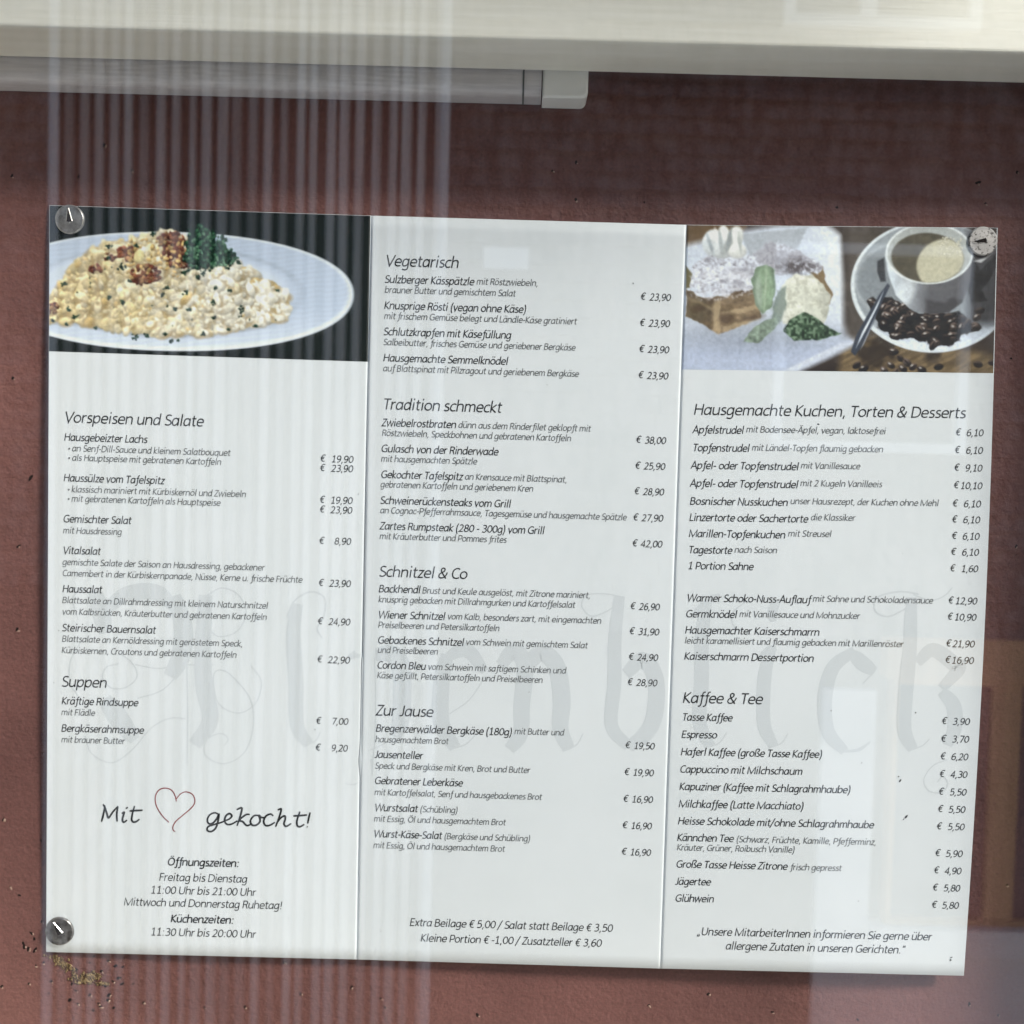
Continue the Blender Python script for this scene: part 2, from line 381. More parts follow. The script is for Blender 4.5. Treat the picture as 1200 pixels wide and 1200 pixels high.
# ------------------------------------------------------------------ lettering: a stroke alphabet
GL = {
 'a': (108, 'M90 100 L90 0|M90 64 C84 84 70 94 54 94 C28 94 12 72 12 42 C12 18 24 6 42 6 C62 6 82 22 90 52'),
 'b': (110, 'M16 0 L16 150|M16 40 C22 16 38 6 54 6 C80 6 96 28 96 58 C96 82 84 94 66 94 C44 94 24 78 16 52'),
 'c': (86, 'M82 86 C76 92 66 94 58 94 C30 94 12 72 12 44 C12 20 26 6 50 6 C62 6 72 10 80 15'),
 'd': (108, 'M90 150 L90 0|M90 64 C84 84 70 94 54 94 C28 94 12 72 12 42 C12 18 24 6 42 6 C62 6 82 22 90 52'),
 'e': (102, 'M14 50 L84 50 C90 50 92 56 92 62 C90 82 76 94 56 94 C30 94 12 74 12 44 C12 20 28 6 54 6 C68 6 80 9 88 13'),
 'f': (68, 'M76 142 C62 148 42 146 42 112 L42 -4 C42 -34 26 -42 4 -38|M14 96 L70 96'),
 'g': (108, 'M90 100 L90 -10 C90 -34 74 -40 54 -40 C38 -40 26 -36 18 -30|M90 64 C84 84 70 94 54 94 C28 94 12 72 12 42 C12 18 24 8 42 8 C62 8 82 24 90 52'),
 'h': (110, 'M16 0 L16 150|M16 68 C28 88 44 94 60 94 C80 94 92 84 92 60 L92 0'),
 'i': (49, 'M24 0 L24 100|M24 128 L24 148'),
 'j': (49, 'M24 100 L24 -14 C24 -36 10 -42 -8 -38|M24 128 L24 148'),
 'k': (92, 'M16 0 L16 150|M82 100 L20 50 L84 0'),
 'l': (49, 'M24 0 L24 150'),
 'm': (160, 'M16 0 L16 100|M16 70 C26 88 40 94 52 94 C70 94 78 82 78 60 L78 0|M78 70 C88 88 104 94 116 94 C134 94 142 82 142 60 L142 0'),
 'n': (110, 'M16 0 L16 100|M16 68 C28 88 44 94 60 94 C80 94 92 84 92 60 L92 0'),
 'o': (110, 'E55 50 44 44'),
 'p': (110, 'M16 -42 L16 100|M16 40 C22 16 38 6 54 6 C80 6 96 28 96 58 C96 82 84 94 66 94 C44 94 24 78 16 52'),
 'q': (108, 'M90 100 L90 -42|M90 64 C84 84 70 94 54 94 C28 94 12 72 12 42 C12 18 24 6 42 6 C62 6 82 22 90 52'),
 'r': (70, 'M16 0 L16 100|M16 62 C26 84 40 96 64 93'),
 's': (80, 'M68 88 C62 92 54 94 46 94 C28 94 18 86 18 74 C18 46 70 60 70 28 C70 12 56 6 38 6 C26 6 16 9 10 13'),
 't': (72, 'M30 130 L30 30 C30 12 38 6 50 6 L62 9|M8 96 L64 96'),
 'u': (110, 'M16 100 L16 40 C16 16 28 6 46 6 C64 6 80 14 92 34|M92 100 L92 0'),
 'v': (94, 'M8 100 L46 2 L88 100'), 'w': (148, 'M8 100 L36 2 L74 98 L108 2 L142 100'),
 'x': (90, 'M10 0 L82 100|M12 100 L80 0'), 'y': (94, 'M8 100 L48 2|M90 100 L36 -40'),
 'z': (82, 'M12 94 L74 94 L10 6 L76 6'),
 'ß': (110, 'M16 0 L16 110 C16 138 32 146 52 146 C74 146 86 136 86 120 C86 96 56 96 56 76 C56 56 98 58 98 28 C98 10 80 4 64 6 C54 7 46 9 42 12'),
 'A': (122, 'M4 0 L60 138 L118 0|M24 46 L97 46'),
 'B': (114, 'M18 0 L18 138|M18 132 L54 132 C78 132 90 122 90 104 C90 84 74 74 50 74 L18 74|M50 74 C82 74 100 62 100 40 C100 16 80 6 54 6 L18 6'),
 'C': (110, 'M104 122 C94 130 82 133 72 133 C34 133 12 106 12 68 C12 28 34 6 70 6 C84 6 96 10 106 17'),
 'D': (130, 'M18 6 L18 132 L52 132 C96 132 120 108 120 70 C120 30 94 6 50 6 L18 6'),
 'E': (100, 'M90 132 L18 132 L18 6 L90 6|M18 72 L82 72'), 'F': (94, 'M86 132 L18 132 L18 0|M18 70 L80 70'),
 'G': (132, 'M114 120 C102 130 88 133 76 133 C36 133 12 106 12 68 C12 28 36 6 74 6 C92 6 106 10 116 16 L116 66 L78 66'),
 'H': (130, 'M18 0 L18 138|M112 0 L112 138|M18 74 L112 74'), 'I': (48, 'M22 0 L22 138'),
 'J': (68, 'M50 138 L50 36 C50 14 40 5 24 5 C16 5 10 7 4 10'), 'K': (108, 'M18 0 L18 138|M96 138 L22 72 L102 0'),
 'L': (88, 'M18 138 L18 6 L84 6'), 'M': (176, 'M18 0 L18 136 L88 8 L158 136 L158 0'),
 'N': (132, 'M18 0 L18 136 L114 2 L114 138'), 'O': (140, 'E70 69 58 64'),
 'P': (106, 'M18 0 L18 132 L54 132 C82 132 98 118 98 94 C98 68 78 54 50 54 L18 54'),
 'R': (110, 'M18 0 L18 132 L54 132 C80 132 94 120 94 100 C94 78 76 68 52 68 L18 68|M52 68 C72 68 78 50 84 34 L100 0'),
 'S': (98, 'M86 124 C76 130 66 133 54 133 C32 133 18 120 18 102 C18 62 92 76 92 36 C92 16 74 6 50 6 C34 6 22 10 12 16'),
 'T': (102, 'M4 132 L100 132|M52 132 L52 0'), 'U': (132, 'M18 138 L18 50 C18 20 36 6 64 6 C94 6 112 22 112 52 L112 138'),
 'V': (118, 'M4 138 L58 2 L116 138'), 'W': (186, 'M4 138 L46 2 L94 134 L140 2 L184 138'), 'Z': (98, 'M10 132 L90 132 L8 6 L94 6'),
 '0': (108, 'E54 68 43 62'), '1': (108, 'M20 112 L56 134 L56 6|M20 6 L92 6'),
 '2': (108, 'M18 116 C28 128 40 132 52 132 C74 132 86 118 86 98 C86 70 58 46 16 6 L94 6'),
 '3': (108, 'M20 124 C30 130 40 133 52 133 C74 133 86 122 86 104 C86 84 70 73 40 73|M46 73 C76 73 92 60 92 40 C92 16 70 5 46 5 C32 5 22 8 14 13'),
 '4': (108, 'M74 0 L74 132 L8 40 L100 40'),
 '5': (108, 'M84 132 L28 132 L25 76 C34 81 42 82 52 82 C78 82 94 68 94 46 C94 20 72 5 46 5 C32 5 22 8 14 13'),
 '6': (108, 'M86 128 C54 140 16 114 16 52 C16 22 32 5 56 5 C80 5 94 22 94 44 C94 68 80 80 60 80 C42 80 26 68 18 50'),
 '7': (108, 'M12 132 L94 132 L40 0'), '8': (108, 'E54 102 33 30|E54 38 41 33'),
 '9': (108, 'M22 8 C54 -4 92 22 92 84 C92 114 76 132 52 132 C28 132 14 115 14 92 C14 68 28 57 48 57 C66 57 82 68 90 86'),
 '€': (108, 'M100 120 C90 130 80 133 70 133 C44 133 28 106 28 69 C28 30 46 5 72 5 C84 5 92 8 98 13|M8 84 L84 84|M8 56 L78 56'),
 '&': (132, 'M116 78 C112 36 84 5 48 5 C24 5 10 18 10 38 C10 76 80 74 80 108 C80 124 70 133 56 133 C40 133 32 122 32 108 C32 84 70 44 112 0'),
 '(': (60, 'M46 152 C12 104 12 6 46 -42'), ')': (60, 'M14 152 C48 104 48 6 14 -42'),
 ',': (50, 'M26 14 L16 -26'), '.': (50, 'M24 0 L24 18'), ':': (57, 'M26 0 L26 18|M26 78 L26 96'), '-': (64, 'M8 54 L56 54'),
 '/': (76, 'M-4 -30 L70 150'), '!': (62, 'M28 138 L28 44|M28 0 L28 18'), '•': (48, 'E24 54 14 14'),
 '„': (84, 'M28 14 L18 -26|M58 14 L48 -26'), '“': (76, 'M18 108 L30 142|M46 108 L58 142'), ' ': (47, ''),
}
for base, u_, cx_, top in (('a', 'ä', 55, 130), ('o', 'ö', 55, 130), ('u', 'ü', 54, 130), ('A', 'Ä', 60, 156), ('O', 'Ö', 70, 156), ('U', 'Ü', 66, 156)):
    w_, p_ = GL[base]
    GL[u_] = (w_, p_ + '|M%d %d L%d %d|M%d %d L%d %d' % (cx_ - 18, top, cx_ - 18, top + 17, cx_ + 20, top, cx_ + 20, top + 17))

def parse(p):
    strokes = []
    if not p: return strokes
    for s in p.split('|'):
        if s[0] == 'E':
            cx, cy, rx, ry = [float(q) for q in s[1:].split()]
            a = np.linspace(0, 2 * math.pi, 17)
            strokes.append(np.stack([cx + rx * np.sin(a), cy + ry * np.cos(a)], 1)); continue
        pts = []
        tok = s.replace('M', ' M ').replace('L', ' L ').replace('C', ' C ').split()
        k = 0; cmd = ''
        while k < len(tok):
            if tok[k] in 'MLC': cmd = tok[k]; k += 1
            if cmd in 'ML':
                pts.append((float(tok[k]), float(tok[k + 1]))); k += 2
            else:
                c = [float(q) for q in tok[k:k + 6]]; k += 6
                p0 = np.array(pts[-1]); p1, p2, p3 = np.array(c[:2]), np.array(c[2:4]), np.array(c[4:])
                for t in (0.2, 0.4, 0.6, 0.8, 1.0):
                    pts.append(tuple((1 - t) ** 3 * p0 + 3 * (1 - t) ** 2 * t * p1 + 3 * (1 - t) * t * t * p2 + t ** 3 * p3))
        strokes.append(np.array(pts))
    return strokes
GS = {c: (w, parse(p)) for c, (w, p) in GL.items()}
SHEAR = 0.155

def ribbon(pts, w):
    """left and right edge of a pen stroke of width w (number or per-point) along a polyline"""
    pts = np.asarray(pts, float)
    d = np.diff(pts, axis=0)
    d /= np.maximum(np.linalg.norm(d, axis=1, keepdims=True), 1e-9)
    nrm = np.stack([-d[:, 1], d[:, 0]], 1)
    closed = np.linalg.norm(pts[0] - pts[-1]) < 1e-6
    a = np.vstack([nrm[-1:] if closed else nrm[:1], nrm]); b_ = np.vstack([nrm, nrm[:1] if closed else nrm[-1:]])
    mm = a + b_
    mm /= np.maximum((mm * mm).sum(1, keepdims=True), 0.5) / 2
    mm *= np.reshape(np.asarray(w, float) / 2 * np.ones(len(pts)), (-1, 1))
    return pts + mm, pts - mm

def text_width(s):
    return sum(GS[c][0] for c in s)

def build_strokes(name, i, strokes, mat, lift, parent=sheet):
    """strokes: list of (left, right) edges in panel units -> one printed mesh"""
    V, Fc = [], []
    for k, (a, b_) in enumerate(strokes):
        base = sum(len(q) for q in V)
        nn = len(a)
        uv = np.vstack([a, b_])
        V.append(surf(i, uv[:, 0], uv[:, 1], lift + 2e-6 * (k % 9)))
        Fc += [(base + q, base + q + 1, base + nn + q + 1, base + nn + q) for q in range(nn - 1)]
    return mesh(name, np.vstack(V), Fc, mat, parent)

def text(name, i, s, x0, y0, x1, cap, mat, weight=16.0, lift=8e-5):
    """s printed from pixel (x0, y0) on the baseline to pixel x1, capitals cap pixels high"""
    u0, v0 = px2loc(i, x0, y0)
    xs_, ys_ = loc2px(i, u0 + (x1 - x0), v0)
    u1, _ = px2loc(i, x1, ys_)
    sy = cap / 138.0
    ink = text_width(s) - 20
    sx = (u1 - u0 - SHEAR * cap * 0.6) / ink
    out, pen = [], -10.0
    for c in s:
        w, st = GS[c]
        for p in st:
            a, b_ = ribbon(p * np.array([sx / sy, 1.0]) + np.array([pen * sx / sy, 0]), weight)
            out.append(tuple(np.stack([u0 + (e[:, 0] + SHEAR * e[:, 1]) * sy, v0 - e[:, 1] * sy], 1) for e in (a, b_)))
        pen += w
    return build_strokes(name, i, out, mat, lift)

CN, CD, CH, CP = 8.6, 7.3, 12.6, 8.0          # capital heights in photo pixels
WN, WD, WH, WP = 17.5, 16.5, 15.5, 17.5
ratios = {}
class Zone:                                   # a zoomed view of the photograph the positions were read from
    def __init__(self, i, ox, oy, k): self.i, self.ox, self.oy, self.k = i, ox, oy, k
    def p(self, x, y): return self.ox + x / self.k, self.oy + y / self.k
    def t(self, name, s, x0, x1, y, cap, mat, wt):
        a = self.p(x0, y); b_ = self.p(x1, y)
        ratios.setdefault(name, []).append(((b_[0] - a[0]) / (text_width(s) * cap / 138), s))
        return text(name, self.i, s, a[0], a[1], b_[0], cap, mat, wt)
    def H(self, s, x0, x1, y): self.t('heading', s, x0, x1, y, CH, M['ink'], WH)
    def N(self, s, x0, x1, y): self.t('dish_name', s, x0, x1, y, CN, M['ink'], WN)
    def D(self, s, x0, x1, y): self.t('dish_description', s, x0, x1, y, CD, M['ink_grey'], WD)
    def P(self, s, xe, x0, x1, y):
        self.t('euro_sign', '€', xe, xe + 17 * self.k / 3, y - 3, CP, M['ink_price'], WP)
        self.t('price', s, x0, x1, y, CP, M['ink_price'], WP)
    def L(self, s, x0, x1, y, wt=15.5, cap=9.2): self.t('notice_line', s, x0, x1, y, cap, M['ink'], wt)

a = Zone(0, 40, 450, 3)
a.H('Vorspeisen und Salate', 108, 596, 135)
a.N('Hausgebeizter Lachs', 106, 398, 199)
a.D('• an Senf-Dill-Sauce und kleinem Salatbouquet', 120, 690, 236)
a.D('• als Hauptspeise mit gebratenen Kartoffeln', 120, 658, 269)
a.P('19,90', 1006, 1046, 1122, 275); a.P('23,90', 1005, 1045, 1121, 308)
a.N('Haussülze vom Tafelspitz', 104, 458, 342)
a.D('• klassisch mariniert mit Kürbiskernöl und Zwiebeln', 118, 745, 380)
a.D('• mit gebratenen Kartoffeln als Hauptspeise', 118, 655, 413)
a.P('19,90', 1004, 1043, 1119, 420); a.P('23,90', 1004, 1042, 1118, 454)
a.N('Gemischter Salat', 103, 342, 486); a.D('mit Hausdressing', 102, 308, 525); a.P('8,90', 1002, 1056, 1114, 564)
a.N('Vitalsalat', 102, 234, 597)
a.D('gemischte Salate der Saison an Hausdressing, gebackener', 100, 810, 636)
a.D('Camembert in der Kürbiskernpanade, Nüsse, Kerne u. frische Früchte', 100, 943, 675)
a.P('23,90', 1000, 1038, 1113, 712)
a.N('Haussalat', 100, 239, 732)
a.D('Blattsalate an Dillrahmdressing mit kleinem Naturschnitzel', 99, 822, 770)
a.D('vom Kalbsrücken, Kräuterbutter und gebratenen Kartoffeln', 99, 818, 810)
a.P('24,90', 997, 1035, 1111, 847)
b = Zone(0, 40, 680, 3)
b.N('Steirischer Bauernsalat', 98, 428, 179)
b.D('Blattsalate an Kernöldressing mit geröstetem Speck,', 98, 734, 216)
b.D('Kürbiskernen, Croutons und gebratenen Kartoffeln', 97, 712, 256)
b.P('22,90', 995, 1033, 1110, 291)
b.H('Suppen', 97, 256, 374)
b.N('Kräftige Rindsuppe', 97, 366, 436); b.D('mit Flädle', 96, 214, 474); b.P('7,00', 991, 1046, 1104, 507)
b.N('Bergkäserahmsuppe', 96, 386, 532); b.D('mit brauner Butter', 96, 319, 570); b.P('9,20', 989, 1045, 1102, 601)
c = Zone(0, 0, 900, 1200 / 440)
c.L('Öffnungszeiten:', 536, 765, 311, 22.0); c.L('Freitag bis Dienstag', 509, 790, 360)
c.L('11:00 Uhr bis 21:00 Uhr', 482, 818, 401); c.L('Mittwoch und Donnerstag Ruhetag!', 396, 903, 439)
c.L('Küchenzeiten:', 546, 748, 493, 22.0); c.L('11:30 Uhr bis 20:00 Uhr', 482, 818, 535)
d = Zone(1, 420, 270, 3)
d.H('Vegetarisch', 97, 353, 125)
d.N('Sulzberger Kässpätzle', 93, 407, 184); d.D('mit Röstzwiebeln,', 416, 632, 190); d.D('brauner Butter und gemischtem Salat', 93, 553, 219); d.P('23,90', 992, 1024, 1098, 246)
d.N('Knusprige Rösti (vegan ohne Käse)', 91, 590, 276); d.D('mit frischem Gemüse belegt und Ländle-Käse gratiniert', 91, 768, 311); d.P('23,90', 989, 1021, 1095, 338)
d.N('Schlutzkrapfen mit Käsefüllung', 89, 537, 368); d.D('Salbeibutter, frisches Gemüse und geriebener Bergkäse', 88, 763, 403); d.P('23,90', 987, 1018, 1092, 430)
d.N('Hausgemachte Semmelknödel', 88, 526, 460); d.D('auf Blattspinat mit Pilzragout und geriebenem Bergkäse', 87, 775, 495); d.P('23,90', 984, 1015, 1089, 522)
d.H('Tradition schmeckt', 87, 504, 629)
d.N('Zwiebelrostbraten', 83, 344, 688); d.D('dünn aus dem Rinderfilet geklopft mit', 352, 817, 694); d.D('Röstzwiebeln, Speckbohnen und gebratenen Kartoffeln', 83, 748, 722); d.P('38,00', 976, 1007, 1081, 749)
d.N('Gulasch von der Rinderwade', 81, 492, 779); d.D('mit hausgemachten Spätzle', 80, 417, 813); d.P('25,90', 973, 1004, 1078, 840)
d.N('Gekochter Tafelspitz', 80, 367, 870); d.D('an Krensauce mit Blattspinat,', 375, 734, 876)
e = Zone(1, 420, 560, 3)
e.D('gebratenen Kartoffeln und geriebenem Kren', 78, 615, 33); e.P('28,90', 970, 1001, 1074, 60)
e.N('Schweinerückensteaks vom Grill', 77, 536, 91); e.D('an Cognac-Pfefferrahmsauce, Tagesgemüse und hausgemachte Spätzle', 77, 943, 124); e.P('27,90', 966, 996, 1071, 152)
e.N('Zartes Rumpsteak (280 - 300g) vom Grill', 76, 654, 181); e.D('mit Kräuterbutter und Pommes frites', 75, 521, 215); e.P('42,00', 963, 993, 1068, 243)
e.H('Schnitzel & Co', 73, 383, 347)
e.N('Backhendl', 72, 218, 402); e.D('Brust und Keule ausgelöst, mit Zitrone mariniert,', 225, 816, 406); e.D('knusprig gebacken mit Dillrahmgurken und Kartoffelsalat', 71, 762, 437); e.P('26,90', 956, 987, 1059, 464)
e.N('Wiener Schnitzel', 71, 305, 493); e.D('vom Kalb, besonders zart, mit eingemachten', 314, 854, 497); e.D('Preiselbeeren und Petersilkartoffeln', 70, 496, 527); e.P('31,90', 953, 984, 1057, 552)
e.N('Gebackenes Schnitzel', 69, 371, 582); e.D('vom Schwein mit gemischtem Salat', 378, 806, 587); e.D('und Preiselbeeren', 68, 280, 615); e.P('24,90', 950, 980, 1053, 642)
e.N('Cordon Bleu', 67, 237, 670); e.D('vom Schwein mit saftigem Schinken und', 245, 730, 674); e.D('Käse gefüllt, Petersilkartoffeln und Preiselbeeren', 66, 648, 704); e.P('28,90', 946, 977, 1050, 731)
e.H('Zur Jause', 63, 263, 835)
g = Zone(1, 400, 850, 3)
g.N('Bregenzerwälder Bergkäse (180g)', 122, 600, 22); g.D('mit Butter und', 609, 783, 31); g.D('hausgemachtem Brot', 120, 377, 59); g.P('19,50', 998, 1029, 1101, 83)
g.N('Jausenteller', 118, 287, 114); g.D('Speck und Bergkäse mit Kren, Brot und Butter', 119, 664, 152); g.P('19,90', 995, 1026, 1098, 177)
g.N('Gebratener Leberkäse', 118, 427, 206); g.D('mit Kartoffelsalat, Senf und hausgebackenes Brot', 117, 705, 245); g.P('16,90', 991, 1022, 1095, 271)
g.N('Wurstsalat', 118, 269, 301); g.D('(Schübling)', 277, 409, 305); g.D('mit Essig, Öl und hausgemachtem Brot', 115, 578, 338); g.P('16,90', 988, 1019, 1091, 364)
g.N('Wurst-Käse-Salat', 115, 354, 393); g.D('(Bergkäse und Schübling)', 362, 664, 400); g.D('mit Essig, Öl und hausgemachtem Brot', 113, 575, 431); g.P('16,90', 985, 1016, 1088, 457)
g.L('Extra Beilage € 5,00 / Salat statt Beilage € 3,50', 241, 954, 705); g.L('Kleine Portion € -1,00 / Zusatzteller € 3,60', 279, 915, 760)
h = Zone(2, 790, 440, 3)
h.H('Hausgemachte Kuchen, Torten & Desserts', 70, 1025, 138)
for nm, nx0, nx1, ny, ds, dx0, dx1, dy, pr, pe, p0, p1, py_ in (
    ('Apfelstrudel', 66, 245, 203, 'mit Bodensee-Äpfel, vegan, laktosefrei', 254, 744, 200, '6,10', 990, 1028, 1087, 213),
    ('Topfenstrudel', 66, 265, 266, 'mit Ländel-Topfen flaumig gebacken', 274, 735, 264, '6,10', 987, 1026, 1085, 275),
    ('Apfel- oder Topfenstrudel', 60, 438, 328, 'mit Vanillesauce', 446, 654, 327, '9,10', 985, 1024, 1083, 337),
    ('Apfel- oder Topfenstrudel', 57, 436, 391, 'mit 2 Kugeln Vanilleeis', 444, 731, 389, '10,10', 983, 1007, 1083, 399),
    ('Bosnischer Nusskuchen', 56, 400, 454, 'unser Hausrezept, der Kuchen ohne Mehl', 409, 930, 452, '6,10', 979, 1018, 1078, 463),
    ('Linzertorte oder Sachertorte', 54, 471, 511, 'die Klassiker', 481, 637, 509, '6,10', 977, 1016, 1075, 519),
    ('Marillen-Topfenkuchen', 52, 391, 568, 'mit Streusel', 401, 553, 566, '6,10', 976, 1014, 1073, 577),
    ('Tagestorte', 51, 204, 625, 'nach Saison', 213, 362, 623, '6,10', 973, 1012, 1071, 633),
    ('1 Portion Sahne', 49, 279, 681, '', 0, 0, 0, '1,60', 970, 1010, 1068, 691),
    ('Warmer Schoko-Nuss-Auflauf', 46, 480, 794, 'mit Sahne und Schokoladensauce', 488, 910, 795, '12,90', 964, 989, 1065, 804),
    ('Germknödel', 42, 221, 850, 'mit Vanillesauce und Mohnzucker', 230, 653, 849, '10,90', 961, 986, 1062, 861)):
    h.N(nm, nx0, nx1, ny)
    if ds: h.D(ds, dx0, dx1, dy)
    h.P(pr, pe, p0, p1, py_)
j = Zone(2, 780, 680, 3)
j.N('Hausgemachter Kaiserschmarrn', 69, 541, 187); j.D('leicht karamellisiert und flaumig gebacken mit Marillenröster', 67, 836, 222); j.P('21,90', 986, 1009, 1086, 235)
j.N('Kaiserschmarrn Dessertportion', 66, 521, 279); j.P('16,90', 983, 1006, 1083, 293)
j.H('Kaffee & Tee', 61, 341, 431)
for nm, x1_, y_, pr, pe, p0, p1, py_ in (('Tasse Kaffee', 235, 493, '3,90', 971, 1009, 1069, 508), ('Espresso', 181, 554, '3,70', 968, 1007, 1066, 570),
    ('Haferl Kaffee (große Tasse Kaffee)', 550, 615, '6,20', 966, 1004, 1063, 632), ('Cappuccino mit Milchschaum', 481, 676, '4,30', 963, 1002, 1060, 694),
    ('Kapuziner (Kaffee mit Schlagrahmhaube)', 650, 737, '5,50', 960, 999, 1057, 756), ('Milchkaffee (Latte Macchiato)', 485, 798, '5,50', 957, 995, 1053, 817),
    ('Heisse Schokolade mit/ohne Schlagrahmhaube', 732, 858, '5,50', 953, 992, 1050, 878)):
    j.N(nm, 59 - (y_ - 493) * 0.041, x1_, y_); j.P(pr, pe, p0, p1, py_)
k = Zone(2, 760, 900, 1200 / 440)
k.N('Kännchen Tee', 92, 272, 233); k.D('(Schwarz, Früchte, Kamille, Pfefferminz,', 281, 728, 237); k.D('Kräuter, Grüner, Roibusch Vanille)', 91, 467, 263); k.P('5,90', 916, 950, 1003, 284)
k.N('Große Tasse Heisse Zitrone', 89, 444, 318); k.D('frisch gepresst', 453, 617, 326); k.P('4,90', 912, 947, 999, 339)
k.N('Jägertee', 86, 199, 373); k.P('5,80', 908, 943, 995, 394)
k.N('Glühwein', 86, 209, 427); k.P('5,80', 905, 938, 991, 449)
k.L('„Unsere MitarbeiterInnen informieren Sie gerne über', 155, 905, 534); k.L('allergene Zutaten in unseren Gerichten.“', 247, 820, 580)
for nm, rs in ratios.items():
    med = sorted(q[0] for q in rs)[len(rs) // 2]
    print('TEXT', nm, len(rs), round(med, 3), [(round(q[0] / med, 2), q[1]) for q in rs if not 0.9 < q[0] / med < 1.1])

# ------------------------------------------------------------------ drawn lettering and watermark
def smooth_line(pts, per=7):
    p = np.asarray(pts, float)
    if len(p) < 3: return p
    q = np.vstack([2 * p[0] - p[1], p, 2 * p[-1] - p[-2]])
    outp = []
    for i_ in range(1, len(q) - 2):
        for t in np.linspace(0, 1, per, endpoint=False):
            a_, b__, c_, d_ = q[i_ - 1], q[i_], q[i_ + 1], q[i_ + 2]
            outp.append(0.5 * (2 * b__ + (c_ - a_) * t + (2 * a_ - 5 * b__ + 4 * c_ - d_) * t * t + (3 * b__ - 3 * c_ + d_ - a_) * t ** 3))
    outp.append(p[-1])
    return np.array(outp)

def pen(name, i, zone, strokes, mat, lift):
    """strokes: (width px, taper, points in zoom pixels)"""
    out = []
    ox, oy, kz = zone
    for w, taper, pts in strokes:
        if w > 4: w = w * 1.2
        q = smooth_line(pts)
        x, y = ox + q[:, 0] / kz, oy + q[:, 1] / kz
        u_, v_ = px2loc(i, x, y)
        q = np.stack([np.clip(u_, 7, PW - 7) if w > 4 else np.clip(u_, 2, PW - 2), v_], 1)
        t = np.linspace(0, 1, len(q))
        ww = w * (1 - taper + taper * np.sqrt(np.maximum(np.sin(np.pi * np.clip(t, 0.02, 0.98)), 0)))
        out.append(ribbon(q, ww))
    return build_strokes(name, i, out, mat, lift)

ZS = (100, 910, 1200 / 280)
W_ = 2.3
for word, sts in (
    ('Mit', [[(99, 146), (91, 190), (81, 227)], [(89, 139), (97, 152), (108, 184), (117, 207), (138, 178), (164, 149)], [(164, 149), (158, 188), (160, 226)],
             [(183, 186), (195, 180), (187, 210), (188, 226), (197, 228), (209, 218)], [(204, 161), (213, 154)],
             [(247, 148), (236, 190), (233, 216), (241, 228), (256, 226), (272, 214)], [(222, 173), (250, 171), (288, 169)]]),
    ('gekocht', [[(671, 190), (650, 182), (626, 192), (613, 216), (620, 236), (640, 234), (660, 212), (671, 190), (666, 226), (654, 260), (632, 276), (613, 270), (617, 252), (650, 240), (684, 230), (702, 222)],
             [(700, 222), (722, 214), (736, 198), (724, 186), (706, 198), (700, 222), (712, 240), (736, 238), (764, 222)],
             [(760, 166), (786, 158), (779, 196), (762, 248)], [(826, 190), (806, 192), (772, 220), (790, 226), (812, 246), (838, 236)],
             [(872, 195), (848, 197), (830, 220), (836, 242), (858, 244), (878, 224), (872, 195), (886, 206), (908, 204)],
             [(944, 198), (930, 188), (906, 200), (896, 226), (906, 246), (928, 244), (952, 230)],
             [(966, 168), (984, 164), (974, 204), (956, 252)], [(960, 236), (984, 206), (1002, 198), (1004, 214), (998, 238), (1010, 250), (1034, 236)],
             [(1078, 176), (1064, 218), (1064, 244), (1078, 252), (1100, 240)], [(1044, 198), (1080, 196), (1114, 193)]]),
    ('exclamation', [[(1129, 180), (1122, 210), (1117, 236)], [(1113, 251), (1116, 255)]])):
    pen('slogan_word', 0, ZS, [(W_, 0.35, s) for s in sts], M['ink'], 9e-5)
pen('heart_drawing', 0, ZS, [(1.25, 0.3, [(420, 230), (385, 195), (356, 145), (352, 100), (370, 68), (402, 58), (435, 70), (452, 100), (457, 125)]),
                             (1.25, 0.3, [(457, 112), (480, 86), (508, 77), (540, 92), (550, 125), (535, 155), (495, 190), (455, 225), (440, 252), (442, 270), (452, 276)])], M['ink_red'], 9e-5)

